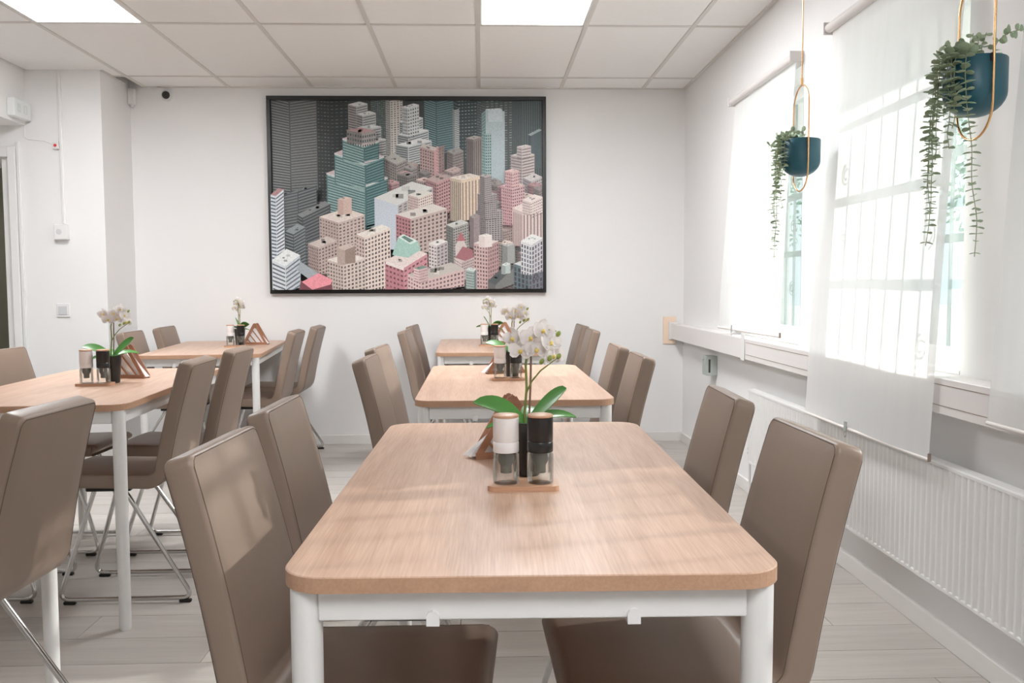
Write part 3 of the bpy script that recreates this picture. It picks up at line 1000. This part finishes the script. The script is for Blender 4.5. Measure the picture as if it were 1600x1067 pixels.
T(1122, 1135, 1204, 128, 134, 130, 190, (168, 186, 190), (190, 206, 210), (205, 218, 220), None)
T(1102, 1120, 1150, 240, 246, 244, 540, (120, 158, 156), (150, 182, 180), None, ('grid', 3, 14, .5), None, (66, 92, 94))
# mid distance
T(1025, 1060, 1102, 268, 275, 262, 460, (104, 94, 92), (136, 122, 116), (168, 160, 154), ('vert', 4, 12, .5), None, (72, 64, 64), (96, 86, 82))
T(930, 960, 1012, 330, 345, 328, 450, (110, 100, 98), (142, 130, 126), (150, 146, 144), g1, None, (72, 66, 66))
T(798, 868, 886, 310, 330, 315, 500, (172, 142, 138), (196, 140, 144), (190, 182, 176), ('grid', 6, 15, .55), ('grid', 1, 900, .01), (96, 80, 80))
T(880, 890, 918, 305, 312, 300, 470, (196, 150, 150), (140, 116, 114), None, ('grid', 2, 14, .4), None, (104, 84, 84))
T(620, 682, 732, 365, 395, 372, 530, (132, 126, 122), (158, 148, 142), (176, 172, 166), ('grid', 6, 13, .55), None, (84, 78, 78))
T(730, 760, 790, 388, 404, 392, 510, (122, 110, 108), (160, 138, 130), (168, 158, 152), ('vert', 4, 10, .5), None, (84, 74, 74))
T(1245, 1300, 1362, 350, 360, 345, 520, (176, 160, 158), (200, 186, 182), (212, 204, 200), ('band', 0, 14, .4), None, (128, 112, 112))
T(1275, 1300, 1345, 308, 314, 305, 360, (186, 172, 170), (206, 194, 190), (216, 208, 204), ('band', 0, 14, .35), None, (128, 114, 114))
T(1305, 1345, 1400, 460, 478, 455, 600, (150, 142, 146), (190, 182, 184), (206, 200, 198), ('grid', 6, 14, .5), None, (104, 96, 100))
# small filler blocks of the dense lower city
for k in range(110):
    v = 420 + (k / 109.) ** .9 * 570
    u = P.rnd.uniform(300 if v > 560 else 640, 1400)
    w_, h_ = P.rnd.uniform(26, 52), P.rnd.uniform(60, 120)
    base = P.rnd.choice([(176, 152, 146), (150, 138, 134), (192, 150, 150), (200, 184, 174), (128, 122, 120), (168, 124, 128)])
    q = P.rnd.uniform(.85, 1.1)
    cl_ = tuple(c * q * .88 for c in base); cr_ = tuple(min(255, c * q * 1.05) for c in base)
    T(u - w_, u, u + w_ * .9, v - 12, v, v - 12, v + h_, cl_, cr_, tuple(min(255, c * q * 1.15) for c in base), ('grid', 5, 13, .5), None, tuple(c * .55 for c in base))
# green glass ziggurat
GT, GR = (70, 112, 112), (52, 92, 94)
for a, b, c_, yl, ym, yr, yb in ((345, 535, 642, 440, 500, 462, 690), (385, 535, 626, 345, 395, 360, 492), (425, 530, 602, 275, 310, 288, 382)):
    T(a, b, c_, yl, ym, yr, yb, GT, GR, (196, 176, 178), ('band', 0, 13, .35), None, (150, 176, 172), (100, 142, 142))
    P.lay += 1
    P.poly([(a, yl), (b, ym), (c_, yr), (c_, yr + 6), (b, ym + 8), (a, yl + 7)], (196, 202, 200))
T(447, 520, 586, 235, 250, 238, 300, (122, 116, 114), (150, 146, 142), (170, 130, 130), ('grid', 6, 22, .5), None, (70, 80, 80))
# pink and grey midfield
T(1195, 1250, 1312, 500, 512, 498, 690, (186, 138, 142), (204, 160, 162), (212, 178, 176), ('grid', 6, 15, .5), None, (116, 84, 92))
T(1215, 1250, 1285, 430, 438, 428, 520, (196, 148, 150), (212, 168, 168), (220, 186, 184), ('grid', 4, 15, .5), None, (120, 88, 96))
T(945, 1000, 1096, 462, 475, 455, 670, (182, 164, 142), (214, 190, 164), (212, 200, 188), ('vert', 6, 14, .5), None, (104, 92, 84), (140, 118, 104))
T(828, 880, 947, 470, 490, 462, 640, (150, 108, 110), (180, 132, 134), (176, 150, 146), ('grid', 6, 16, .5), None, (84, 62, 66))
for a, b, c_, yt, yb in ((1070, 1120, 1202, 620, 770), (1080, 1118, 1176, 540, 660), (1092, 1115, 1150, 452, 580)):
    T(a, b, c_, yt, yt + 8, yt, yb, (122, 112, 114), (158, 148, 148), (176, 168, 168), ('grid', 6, 10, .5), None, (82, 74, 78))
T(1252, 1300, 1400, 610, 630, 580, 790, (196, 172, 168), (214, 194, 188), (222, 206, 200), ('vert', 6, 16, .5), None, (140, 116, 116))
T(1300, 1340, 1400, 570, 582, 555, 640, (206, 186, 182), (222, 204, 198), (228, 214, 208), g1, None, (146, 124, 124))
# blank pale flank and its roof
T(576, 690, 862, 560, 596, 510, 800, (186, 196, 206), (176, 168, 166), (206, 206, 202), ('grid', 1, 900, .01), g1, (186, 196, 206), (108, 100, 100), (760, 482))
T(740, 790, 860, 545, 560, 535, 620, (190, 168, 160), (214, 200, 188), (210, 206, 198), g1, None, (130, 106, 104))
T(680, 752, 930, 640, 662, 612, 830, (172, 110, 116), (188, 166, 158), (208, 200, 192), ('grid', 5, 18, .55), ('grid', 9, 18, .55), (96, 62, 70), (104, 88, 86), (860, 588))
# dark left blocks
T(138, 205, 298, 545, 530, 500, 760, (74, 78, 78), (64, 68, 70), (112, 120, 122), ('band', 0, 14, .35), None, (116, 122, 124))
T(200, 225, 362, 640, 655, 590, 880, (58, 62, 64), (66, 70, 72), (122, 126, 126), ('band', 0, 15, .3), None, (112, 116, 118))
T(140, 180, 240, 720, 735, 700, 900, (62, 68, 70), (74, 80, 82), (134, 142, 146), ('band', 0, 15, .35), None, (130, 138, 140))
# beige foreground
T(308, 400, 528, 650, 680, 640, 860, (174, 152, 142), (192, 172, 162), (214, 200, 190), ('grid', 7, 16, .5), None, (110, 94, 90))
T(398, 425, 466, 566, 572, 560, 640, (186, 154, 142), (200, 170, 156), (206, 182, 170), ('grid', 1, 900, .01))
T(250, 300, 392, 780, 800, 765, 930, (158, 136, 130), (182, 160, 152), (196, 182, 174), ('grid', 6, 16, .5), None, (102, 86, 84))
T(925, 960, 1035, 690, 705, 680, 900, (112, 112, 108), (160, 156, 150), (196, 196, 190), g1, None, (74, 74, 74))
T(1040, 1060, 1090, 650, 660, 645, 800, (118, 104, 106), (146, 130, 130), (150, 138, 136), None)
T(485, 525, 652, 735, 752, 705, 1010, (196, 172, 160), (222, 204, 192), (222, 214, 204), ('grid', 3, 19, .55), ('grid', 8, 19, .55), (112, 94, 92), (96, 84, 84))
T(342, 420, 528, 858, 882, 850, 1010, (194, 176, 164), (208, 192, 180), (222, 212, 202), ('grid', 6, 18, .55), None, (108, 94, 90))
T(392, 430, 480, 800, 812, 792, 880, (176, 154, 142), (150, 126, 114), (196, 178, 168), None)
# pink block with mint mansard
T(625, 715, 832, 866, 900, 830, 1010, (182, 112, 122), (196, 128, 138), (222, 206, 200), ('grid', 5, 24, .4), ('grid', 6, 24, .35), (112, 64, 76))
P.lay += 1
P.poly([(660, 835), (690, 750), (715, 735), (785, 768), (800, 812), (735, 850)], (156, 196, 184))
P.lay += 1
P.poly([(690, 750), (715, 735), (785, 768), (750, 785)], (206, 222, 214))
P.lay += 1
P.poly([(705, 750), (720, 742), (765, 766), (745, 776)], (100, 130, 124))
P.poly([(628, 866), (715, 895), (715, 912), (628, 880)], (224, 214, 208))
# small white block and church
T(838, 878, 932, 780, 792, 770, 950, (206, 196, 192), (178, 168, 168), (222, 218, 214), ('grid', 3, 17, .5), None, (104, 92, 96))
P.lay += 1
P.poly([(968, 800), (996, 726), (1026, 800), (1018, 870), (975, 870)], (202, 188, 184))
P.lay += 1
P.poly([(975, 770), (996, 724), (1020, 768)], (170, 86, 92))
P.poly([(968, 850), (1005, 795), (1056, 812), (1056, 850), (1020, 868)], (158, 92, 98))
T(965, 1000, 1060, 850, 872, 848, 960, (204, 186, 182), (186, 166, 164), None, g1, None, (120, 100, 104))
T(1060, 1128, 1182, 780, 792, 770, 1010, (196, 164, 160), (176, 138, 136), (214, 202, 198), ('grid', 5, 19, .55), None, (112, 84, 88))
T(1085, 1115, 1150, 742, 748, 740, 800, (212, 196, 192), (222, 210, 206), (228, 220, 216), None)
T(1200, 1225, 1262, 790, 796, 785, 880, (128, 130, 128), (156, 158, 154), (186, 186, 182), None)
T(735, 800, 1012, 930, 962, 905, 1010, (214, 182, 180), (206, 176, 172), (190, 184, 176), ('grid', 5, 19, .5), ('grid', 12, 19, .5), (120, 92, 98))
T(764, 790, 834, 900, 908, 896, 960, (220, 190, 188), (204, 172, 170), (120, 150, 138), g1, None, (150, 112, 116))
T(1020, 1060, 1072, 910, 918, 905, 1010, (156, 176, 170), (120, 134, 130), (200, 208, 204), g1, None, (84, 92, 92))
T(1128, 1165, 1256, 965, 985, 900, 1010, (100, 100, 100), (120, 122, 120), (84, 90, 92), None)
T(1195, 1215, 1240, 885, 892, 880, 930, (150, 160, 158), (178, 190, 186), (206, 216, 212), None)
T(1255, 1330, 1400, 880, 905, 880, 1010, (92, 112, 118), (110, 120, 126), (200, 204, 204), ('grid', 4, 24, .75), ('grid', 4, 24, .75), (64, 62, 72), (80, 70, 84))
T(1292, 1345, 1400, 770, 790, 755, 930, (206, 206, 208), (196, 192, 196), (226, 226, 224), ('grid', 4, 22, .7), None, (92, 92, 104))
# pale left edge building, grey roofs, pink roof
T(75, 100, 139, 545, 552, 520, 1010, (196, 204, 212), (206, 212, 218), (170, 120, 120), ('band', 0, 17, .42), None, (84, 92, 108), (92, 98, 110))
T(75, 140, 212, 860, 890, 835, 1010, (206, 212, 216), (190, 198, 204), (222, 226, 226), ('band', 0, 20, .4), None, (96, 104, 118), (104, 112, 124))
P.lay += 1
P.poly([(190, 905), (215, 868), (302, 925), (250, 950)], (158, 166, 172))
P.lay += 1
P.poly([(205, 1003), (212, 960), (362, 968), (366, 1003)], (120, 60, 72))
P.lay += 1
P.poly([(218, 965), (300, 922), (366, 955), (358, 978), (268, 1003)], (232, 128, 142))
me = bpy.data.meshes.new('print')
me.from_pydata(P.v, [], P.f)
ca = me.color_attributes.new('ink', 'FLOAT_COLOR', 'CORNER')
for p, c in zip(me.polygons, P.c):
    for li in p.loop_indices:
        ca.data[li].color = c + (1,)
mi = bpy.data.materials.new('printed_ink'); mi.use_nodes = True
nt = mi.node_tree; b = nt.nodes['Principled BSDF']; b.inputs['Roughness'].default_value = .45
at = nt.nodes.new('ShaderNodeAttribute'); at.attribute_name = 'ink'
nz = nt.nodes.new('ShaderNodeTexNoise'); nz.inputs['Scale'].default_value = 140; nz.inputs['Detail'].default_value = 3
tc = nt.nodes.new('ShaderNodeTexCoord'); nt.links.new(tc.outputs['Object'], nz.inputs['Vector'])
mr = nt.nodes.new('ShaderNodeMapRange'); mr.inputs[1].default_value = .3; mr.inputs[2].default_value = .7; mr.inputs[3].default_value = .85; mr.inputs[4].default_value = 1.15
nt.links.new(nz.outputs['Fac'], mr.inputs[0])
hs = nt.nodes.new('ShaderNodeHueSaturation'); hs.inputs['Saturation'].default_value = .85; nt.links.new(mr.outputs[0], hs.inputs['Value']); nt.links.new(at.outputs['Color'], hs.inputs['Color'])
nt.links.new(hs.outputs[0], b.inputs['Base Color'])
me.materials.append(mi)
link('print', me, pic)['label'] = 'printed city view in greys, teal and dusty pink'
MB().box(-pw + .01, pw - .01, -.0098, -.002, .01, ph - .01).build('backing', M['frame_black'], pic)


# ------------------------------------------------------------------ roller blinds
def blind(label, y0, y1, ztop, zbot, otop, obl, obr, clip_at):
    """y0 near edge, y1 far edge; offsets from the wall at top and at the two lower corners (far, near)"""
    t = thing('roller_blind', label, 'blind', (XR, (y0 + y1) / 2, ztop), 0, 'sheer roller blinds')
    L = Matrix.Translation((-XR, -(y0 + y1) / 2, -ztop))
    MB().tube([(XR - .045, y0 - .015, ztop), (XR - .045, y1 + .015, ztop)], .019, 16).move(L).build('tube', M['tube'], t, 40)
    for yy in (y0 - .022, y1 + .016):
        MB().cbox(XR - .068, XR, yy, yy + .006, ztop - .026, ztop + .026, .002, 1).move(L).build('bracket', M['tube'], t)
    n, m = 24, 10
    vs, fs = [], []
    for i in range(n + 1):
        u = i / n
        for j in range(m + 1):
            v = j / m                         # 0 far .. 1 near
            ob = obl + (obr - obl) * v
            off = otop + (ob - otop) * u + .006 * math.sin(v * 7 + u * 3) * u
            vs.append((XR - off, y1 + (y0 - y1) * v, ztop - .012 + (zbot - ztop + .012) * u))
    k = m + 1
    for i in range(n):
        for j in range(m):
            fs.append((i * k + j, i * k + j + 1, (i + 1) * k + j + 1, (i + 1) * k + j))
    MB().add(vs, fs).move(L).build('fabric', M['blind'], t, 60)
    e = [Vector(p) for p in vs[n * k:]]
    MB().tube([e[0] + Vector((0, 0, -.004)), e[m // 2] + Vector((0, 0, -.004)), e[m] + Vector((0, 0, -.004))], .006, 8).move(L).build('hem_bar', M['hem'], t, 60)
    MB().box(e[m].x - .005, e[m].x + .005, e[m].y - .004, e[m].y - .0005, e[m].z - .010, e[m].z + .016).move(L).build('end_cap', M['groove'], t)
    c = e[0] + (e[m] - e[0]) * clip_at
    cl = MB().box(c.x - .012, c.x - .007, c.y - .010, c.y + .010, c.z - .014, c.z + .022).move(L).build('clip', M['steel'], t)
    ring = [(c.x - .010, c.y + .009 * math.cos(a), c.z - .026 + .011 * math.sin(a)) for a in [2 * PI * q / 14 for q in range(14)]]
    MB().tube(ring, .0015, 5, closed=True).move(L).build('ring', M['chrome'], cl)
    return t


blind('short sheer roller blind at the far window, ending on the trunking', 4.05, 5.02, 2.225, .925, .030, .112, .090, .28)
blind('long sheer roller blind hanging past the sill in front of the radiator', 2.60, 3.615, 2.235, .63, .035, .122, .122, .42)
blind('sheer roller blind at the photo edge behind the front planter', 1.26, 2.29, 2.235, .795, .035, .122, .122, .42)

# ------------------------------------------------------------------ things along the window wall
tk = thing('cable_trunking', 'white cable trunking with two thin grooves along the window wall', 'trunking', (XR, 2.0, .77))
L = Matrix.Translation((-XR, -2.0, -.77))
MB().cbox(XR - .095, XR - .001, YF, YB - .03, .770, .883, .003, 1).move(L).build('body', M['trunking'], tk)
for z in (.798, .862):
    MB().box(XR - .0962, XR - .094, YF + .01, 4.55, z - .0012, z + .0012).move(L).build('groove', M['groove'], tk)
MB().cbox(XR - .101, XR - .0965, 4.56, 4.62, .762, .905, .002, 1).move(L).build('joint_cover', M['white_plastic'], tk)
pl = thing('wall_plate', 'peach wooden plate on the rear wall where the trunking ends', 'wall plate', (1.42, YB, .73))
MB().cbox(-.075, .02, -.012, 0, .0, .205, .003, 1).build('plate', M['peach'], pl)
MB().cbox(-.035, .03, -.030, -.0125, .035, .165, .003, 1).build('end_box', M['trunking'], pl)
MB().lathe([(0, 0), (.006, 0), (.005, .003), (0, .003)], 12).move(Matrix.Translation((-.004, -.0305, .095)) @ Matrix.Rotation(PI / 2, 4, 'X')).build('screw', M['peach'], pl)

br = thing('metal_wall_box', 'grey-green metal box on the wall under the far end of the trunking', 'box', (XR, 5.5, .59))
MB().cbox(-.07, -.001, -.06, .05, 0, .125, .003, 1).build('body', M['steel'], br)
MB().box(-.058, -.046, -.0615, -.0595, .02, .105).build('slot', M['void'], br)
MB().lathe([(0, 0), (.006, 0), (.005, .004), (0, .005)], 10).move(Matrix.Translation((-.0705, .02, .10)) @ Matrix.Rotation(-PI / 2, 4, 'Y')).build('screw', M['chrome'], br, 40)

rad = thing('radiator', 'long white ribbed panel radiator under the windows', 'radiator', (XR, 2.9, 0))
RY0, RY1, RZ0, RZ1 = -1.75, 1.66, .212, .612
ribs = MB()
prof = []
nper = int((RY1 - RY0) / .0335)
for k in range(nper * 6 + 1):
    prof.append((-.0735 + .0042 * max(-.75, min(.75, math.cos(2 * PI * k / 6) * 1.2)), RY0 + (RY1 - RY0) * k / (nper * 6)))
vs = [(a, c, RZ0 + .012) for a, c in prof] + [(a, c, RZ1 - .012) for a, c in prof]
n = len(prof)
ribs.add(vs, [(i, i + 1, n + i + 1, n + i) for i in range(n - 1)])
ribs.build('front_panel', M['white_metal'], rad, 80)
MB().box(-.066, -.035, RY0, RY1, RZ0 + .012, RZ1 - .012).build('core', M['white_metal'], rad)
MB().cbox(-.076, -.030, RY0 - .004, RY1 + .004, RZ1 - .016, RZ1, .004, 2).build('top_rail', M['white_metal'], rad)
MB().cbox(-.076, -.030, RY0 - .004, RY1 + .004, RZ0, RZ0 + .016, .004, 2).build('bottom_rail', M['white_metal'], rad)
for q in (-1.3, -.2, .9, 1.5):
    MB().box(-.035, -.001, q - .02, q + .02, RZ0 + .05, RZ1 - .05).build('wall_bracket', M['white_metal'], rad)
MB().tube([(-.05, RY1 - .01, RZ0 + .03), (-.05, RY1 + .03, RZ0 + .03), (-.05, RY1 + .035, RZ0 + .02), (-.05, RY1 + .035, .001)], .007, 8).build('pipe', M['white_metal'], rad, 40)
vlv = MB().lathe([(0, 0), (.013, 0), (.013, .012), (.009, .014), (.009, .02), (.013, .022), (.013, .036), (0, .038)], 14, -.05, RY1 + .035, RZ0 + .04).build('valve', M['chrome'], rad, 40)
MB().tube([(-.05, RY1 + .035, RZ0 + .02), (-.05, RY1 + .035, RZ0 + .045)], .006, 8).build('spindle', M['chrome'], vlv)
MB().lathe([(0, 0), (.006, 0), (.006, .03), (0, .032)], 10, -.045, RY1 + .006, RZ1 - .05).build('vent_plug', M['steel'], rad)

# ------------------------------------------------------------------ small things on the doorway-side walls
sg = thing('exit_sign', 'pale emergency exit sign box on the bulkhead above the doorway', 'sign', (XB, 5.80, 2.265))
MB().cbox(.001, .05, -.12, .085, 0, .115, .004, 1).build('body', M['sign'], sg)
MB().box(.0495, .0508, -.105, .07, .014, .10).build('face', M['sign'], sg)
mk = MB()
mk.box(.0506, .0514, -.085, -.045, .03, .085).build('arrow_panel', M['sign_mark'], sg)
MB().box(.0506, .0514, -.01, .035, .03, .085).build('figure_panel', M['sign_mark'], sg)
MB().box(.0512, .052, -.075, -.055, .045, .055).build('arrow', M['sign'], sg)
MB().box(.0512, .052, .005, .02, .035, .075).build('figure', M['sign'], sg)
wire = MB().tube([(-3.022, YP - .004, 2.243), (-3.022, YP - .004, 2.165), (-3.0, YP - .004, 2.15), (-2.9, YP - .004, 2.142), (-2.838, YP - .004, 2.118)], .003, 6)
tag(wire.build('alarm_wire', M['white_plastic']), 'thin white wire running from the bulkhead to the red alarm button', 'wire')
al = thing('alarm_button', 'tiny white box with a red button beside the vertical conduit', 'button', (-2.817, YP, 2.085))
MB().cbox(-.020, .018, -.022, 0, 0, .048, .003, 1).build('body', M['white_plastic'], al)
MB().lathe([(0, 0), (.010, 0), (.009, .005), (0, .006)], 14).move(Matrix.Translation((-.002, -.022, .024)) @ Matrix.Rotation(PI / 2, 4, 'X')).build('push_button', M['red'], al, 40)
cd = MB().cbox(-2.797, -2.776, YP - .016, YP, 1.592, H - .001, .004, 1).build('conduit', M['white_plastic'])
tag(cd, 'thin white vertical conduit from the ceiling to the wall socket', 'conduit')
sk = thing('wall_socket', 'white surface socket box at the lower end of the conduit', 'socket', (-2.797, YP, 1.487))
MB().cbox(-.045, .045, -.04, 0, 0, .103, .006, 2).build('body', M['white_plastic'], sk)
MB().lathe([(.019, 0), (.017, .001), (.016, -.004), (0, -.004)], 18).move(Matrix.Translation((-.01, -.0405, .052)) @ Matrix.Rotation(PI / 2, 4, 'X')).build('outlet', M['grey_switch'], sk, 40)
sw = thing('light_switch', 'square pale light switch below the socket on the doorway wall', 'switch', (-2.813, YP, .97))
MB().cbox(-.044, .044, -.010, 0, 0, .094, .003, 1).build('plate', M['white_plastic'], sw)
MB().cbox(-.030, .030, -.015, -.0102, .017, .077, .002, 1).build('rocker', M['grey_switch'], sw)
ms = thing('motion_sensor', 'small white motion sensor in the ceiling corner', 'sensor', (-2.497, YB, 2.452))
MB().cbox(-.022, .026, -.05, 0, 0.02, .135, .006, 2).build('body', M['white_plastic'], ms)
MB().lathe([(0, 0), (.012, .002), (.017, .012), (.017, .022), (0, .022)], 16, .002, -.03, 0).build('lens', M['grey_switch'], ms, 40)
dc = thing('dome_camera', 'small black and white dome camera on the rear wall', 'camera', (-2.257, YB, 2.543))
MB().lathe([(0, 0), (.040, 0), (.040, .012), (.034, .022), (0, .022)], 24).move(Matrix.Rotation(PI / 2, 4, 'X')).build('base', M['white_plastic'], dc, 40)
MB().lathe([(.028, .022), (.027, .030), (.021, .042), (.010, .049), (0, .050)], 24).move(Matrix.Rotation(PI / 2, 4, 'X')).build('dome', M['pot_black'], dc, 60)


# ------------------------------------------------------------------ hanging planters
def eleaf():
    vs = []; n = 8
    for k in range(n):
        a = 2 * PI * k / n
        vs.append((.5 + .5 * math.cos(a), .44 * math.sin(a), .10 * abs(math.sin(a))))
    vs.append((.5, 0, -.01))
    vs += [(x, y, z - .04) for x, y, z in vs]
    fs = [(k, (k + 1) % n, n) for k in range(n)] + [(n + 1 + (k + 1) % n, n + 1 + k, 2 * n + 1) for k in range(n)]
    fs += [(k, n + 1 + k, n + 1 + (k + 1) % n, (k + 1) % n) for k in range(n)]
    return MB().add(vs, fs).mesh('leaf', M['euca'], 50)


LEAF = eleaf()


def planter(x, y, label, vines, seed, size):
    rnd = random.Random(seed)
    t = thing('hanging_planter', label, 'planter', (x, y, 1.55), 0, 'hanging planters at the windows')
    ringr, zb, zt = .083, 0., .424
    pts = []
    for k in range(17):
        a = PI + PI * k / 16
        pts.append((0, ringr * math.cos(a), zb + ringr + ringr * math.sin(a)))
    for k in range(17):
        a = PI * k / 16
        pts.append((0, ringr * math.cos(a), zt - ringr + ringr * math.sin(a)))
    MB().tube(pts, .0032, 8, closed=True).build('ring', M['gold'], t, 60)
    MB().tube([(0, 0, zt + .004), (0, 0, zt + .03)], .006, 8).build('hook', M['gold'], t)
    MB().tube([(0, 0, zt + .028), (0, 0, H - 1.551)], .0028, 8).build('rod', M['gold'], t, 60)
    R = .077
    prof = [(0, .058)]
    for k in range(1, 9):
        a = PI / 2 * k / 8
        prof.append((R * math.sin(a), .058 + .062 * (1 - math.cos(a))))
    prof += [(R, .203), (R - .002, .206), (R - .005, .203), (R - .006, .12), (0, .10)]
    pot = MB().lathe(prof, 36).build('pot', M['teal'], t, 50)
    for s in (-1, 1):
        MB().cbox(-.006, .006, s * (R + .001) - .003, s * (R + .001) + .003, .185, .206, .001, 1).build('groove', M['black_plastic'], pot)
    MB().lathe([(0, .185), (R - .007, .185), (R - .02, .195), (0, .2)], 20).build('soil', M['soil'], t)
    for path, step in vines:
        # smooth the path
        P_ = [Vector(p) for p in path]
        sm = []
        for i in range(len(P_) - 1):
            p0, p1, p2, p3 = P_[max(i - 1, 0)], P_[i], P_[i + 1], P_[min(i + 2, len(P_) - 1)]
            for q in range(6):
                u = q / 6
                sm.append(.5 * ((2 * p1) + (p2 - p0) * u + (2 * p0 - 5 * p1 + 4 * p2 - p3) * u * u + (3 * p1 - p0 - 3 * p2 + p3) * u ** 3))
        sm.append(P_[-1])
        v = MB().tube(sm, .0011, 5).build('vine', M['vine'], t)
        acc = 0; ang = rnd.uniform(0, 6)
        tot = sum((sm[i + 1] - sm[i]).length for i in range(len(sm) - 1)); run = 0
        for i in range(len(sm) - 1):
            seg = (sm[i + 1] - sm[i]); l = seg.length
            acc += l; run += l
            if acc >= step:
                acc = 0; ang += PI / 2 + rnd.uniform(-.5, .5)
                d = seg.normalized()
                a = d.orthogonal().normalized(); b_ = d.cross(a)
                for s in (0, PI):
                    out = (a * math.cos(ang + s) + b_ * math.sin(ang + s) + d * rnd.uniform(-.1, .35)).normalized()
                    nrm = (-d + Vector((rnd.uniform(-.35, .35), rnd.uniform(-.35, .35), 0))).normalized()
                    yv = nrm.cross(out).normalized(); zv = out.cross(yv)
                    o = link('leaf', LEAF, v)
                    sc = size * rnd.uniform(.75, 1.2) * (1 - .35 * run / tot)
                    o.matrix_local = Matrix.Translation(sm[i]) @ Matrix((out, yv, zv)).transposed().to_4x4() @ Matrix.Diagonal((sc, sc, sc, 1))
    return t


def hang(x, y, out, z0, sway, rnd):
    """a vine: up out of the soil, over the rim, then down"""
    d = math.hypot(x, y); ux, uy = x / d, y / d
    pts = [(ux * .03, uy * .03, .195), (ux * .055, uy * .055, .222), (ux * .085, uy * .085, .212), (ux * out, uy * out, .16)]
    n = 5
    for k in range(1, n + 1):
        f = k / n
        pts.append((ux * out + sway[0] * f + rnd.uniform(-.006, .006), uy * out + sway[1] * f + rnd.uniform(-.006, .006), .16 + (z0 - .16) * f))
    return pts


rn = random.Random(8)
big = [(hang(-.85, .55, .095, -.275, (.0, .03), rn), .0145), (hang(-.95, .15, .098, -.19, (.01, .02), rn), .0145), (hang(-.6, .75, .1, -.12, (-.01, .01), rn), .0145),
       (hang(-.7, -.75, .098, -.31, (.045, .0), rn), .0155), (hang(-.98, -.25, .09, .055, (.0, .0), rn), .014), (hang(-.9, -.5, .092, .02, (.0, -.01), rn), .014),
       (hang(-.97, .05, .094, -.05, (.005, .01), rn), .0145), (hang(-.85, -.35, .09, -.03, (.0, .0), rn), .0145), (hang(-.8, .5, .09, -.02, (-.012, .0), rn), .0145),
       ([(-.01, -.02, .195), (-.02, -.045, .24), (-.035, -.06, .255)], .012), ([(.01, .0, .195), (.0, -.03, .24), (-.005, -.055, .262)], .012),
       ([(.02, -.03, .195), (.02, -.06, .235), (.03, -.10, .25), (.05, -.15, .245), (.075, -.20, .235)], .016),
       ([(0, .02, .195), (-.01, .0, .245), (-.02, -.02, .27)], .013), ([(-.03, .03, .195), (-.05, .03, .24), (-.075, .02, .25)], .012),
       ([(-.03, -.03, .195), (-.05, -.045, .235), (-.07, -.05, .23)], .012), ([(-.02, .05, .195), (-.035, .065, .23), (-.06, .085, .235)], .012)]
planter(1.30, 2.268, 'teal planter at the photo edge with two long eucalyptus trails, nearer the camera', big, 4, .027)
rn = random.Random(15)
small = [(hang(-.8, .6, .098, -.27, (.0, .02), rn), .0145), (hang(-.7, .7, .1, -.10, (-.01, .02), rn), .0145), (hang(-.95, .3, .098, -.02, (.01, .02), rn), .0145),
         (hang(-.9, -.45, .092, .06, (.0, .0), rn), .013), (hang(-.98, -.1, .09, .045, (.0, .0), rn), .013), (hang(-.75, -.1, .1, -.07, (.02, .0), rn), .016),
         (hang(-.99, .1, .094, .0, (.0, .0), rn), .0135), (hang(-.85, .45, .1, -.20, (.01, .03), rn), .0145),
         ([(-.02, .0, .195), (-.03, -.01, .235), (-.05, -.03, .24)], .012), ([(-.01, .01, .195), (-.02, .02, .24), (-.03, .02, .255)], .012), ([(-.03, .04, .195), (-.05, .05, .235), (-.08, .06, .235)], .012),
         ([(-.02, .06, .195), (-.03, .08, .225), (-.07, .12, .215), (-.09, .14, .20)], .014), ([(0, -.04, .195), (-.01, -.05, .23), (-.03, -.065, .225)], .012)]
planter(1.30, 3.515, 'teal planter with pale eucalyptus trails hanging between the two blinds', small, 9, .027)
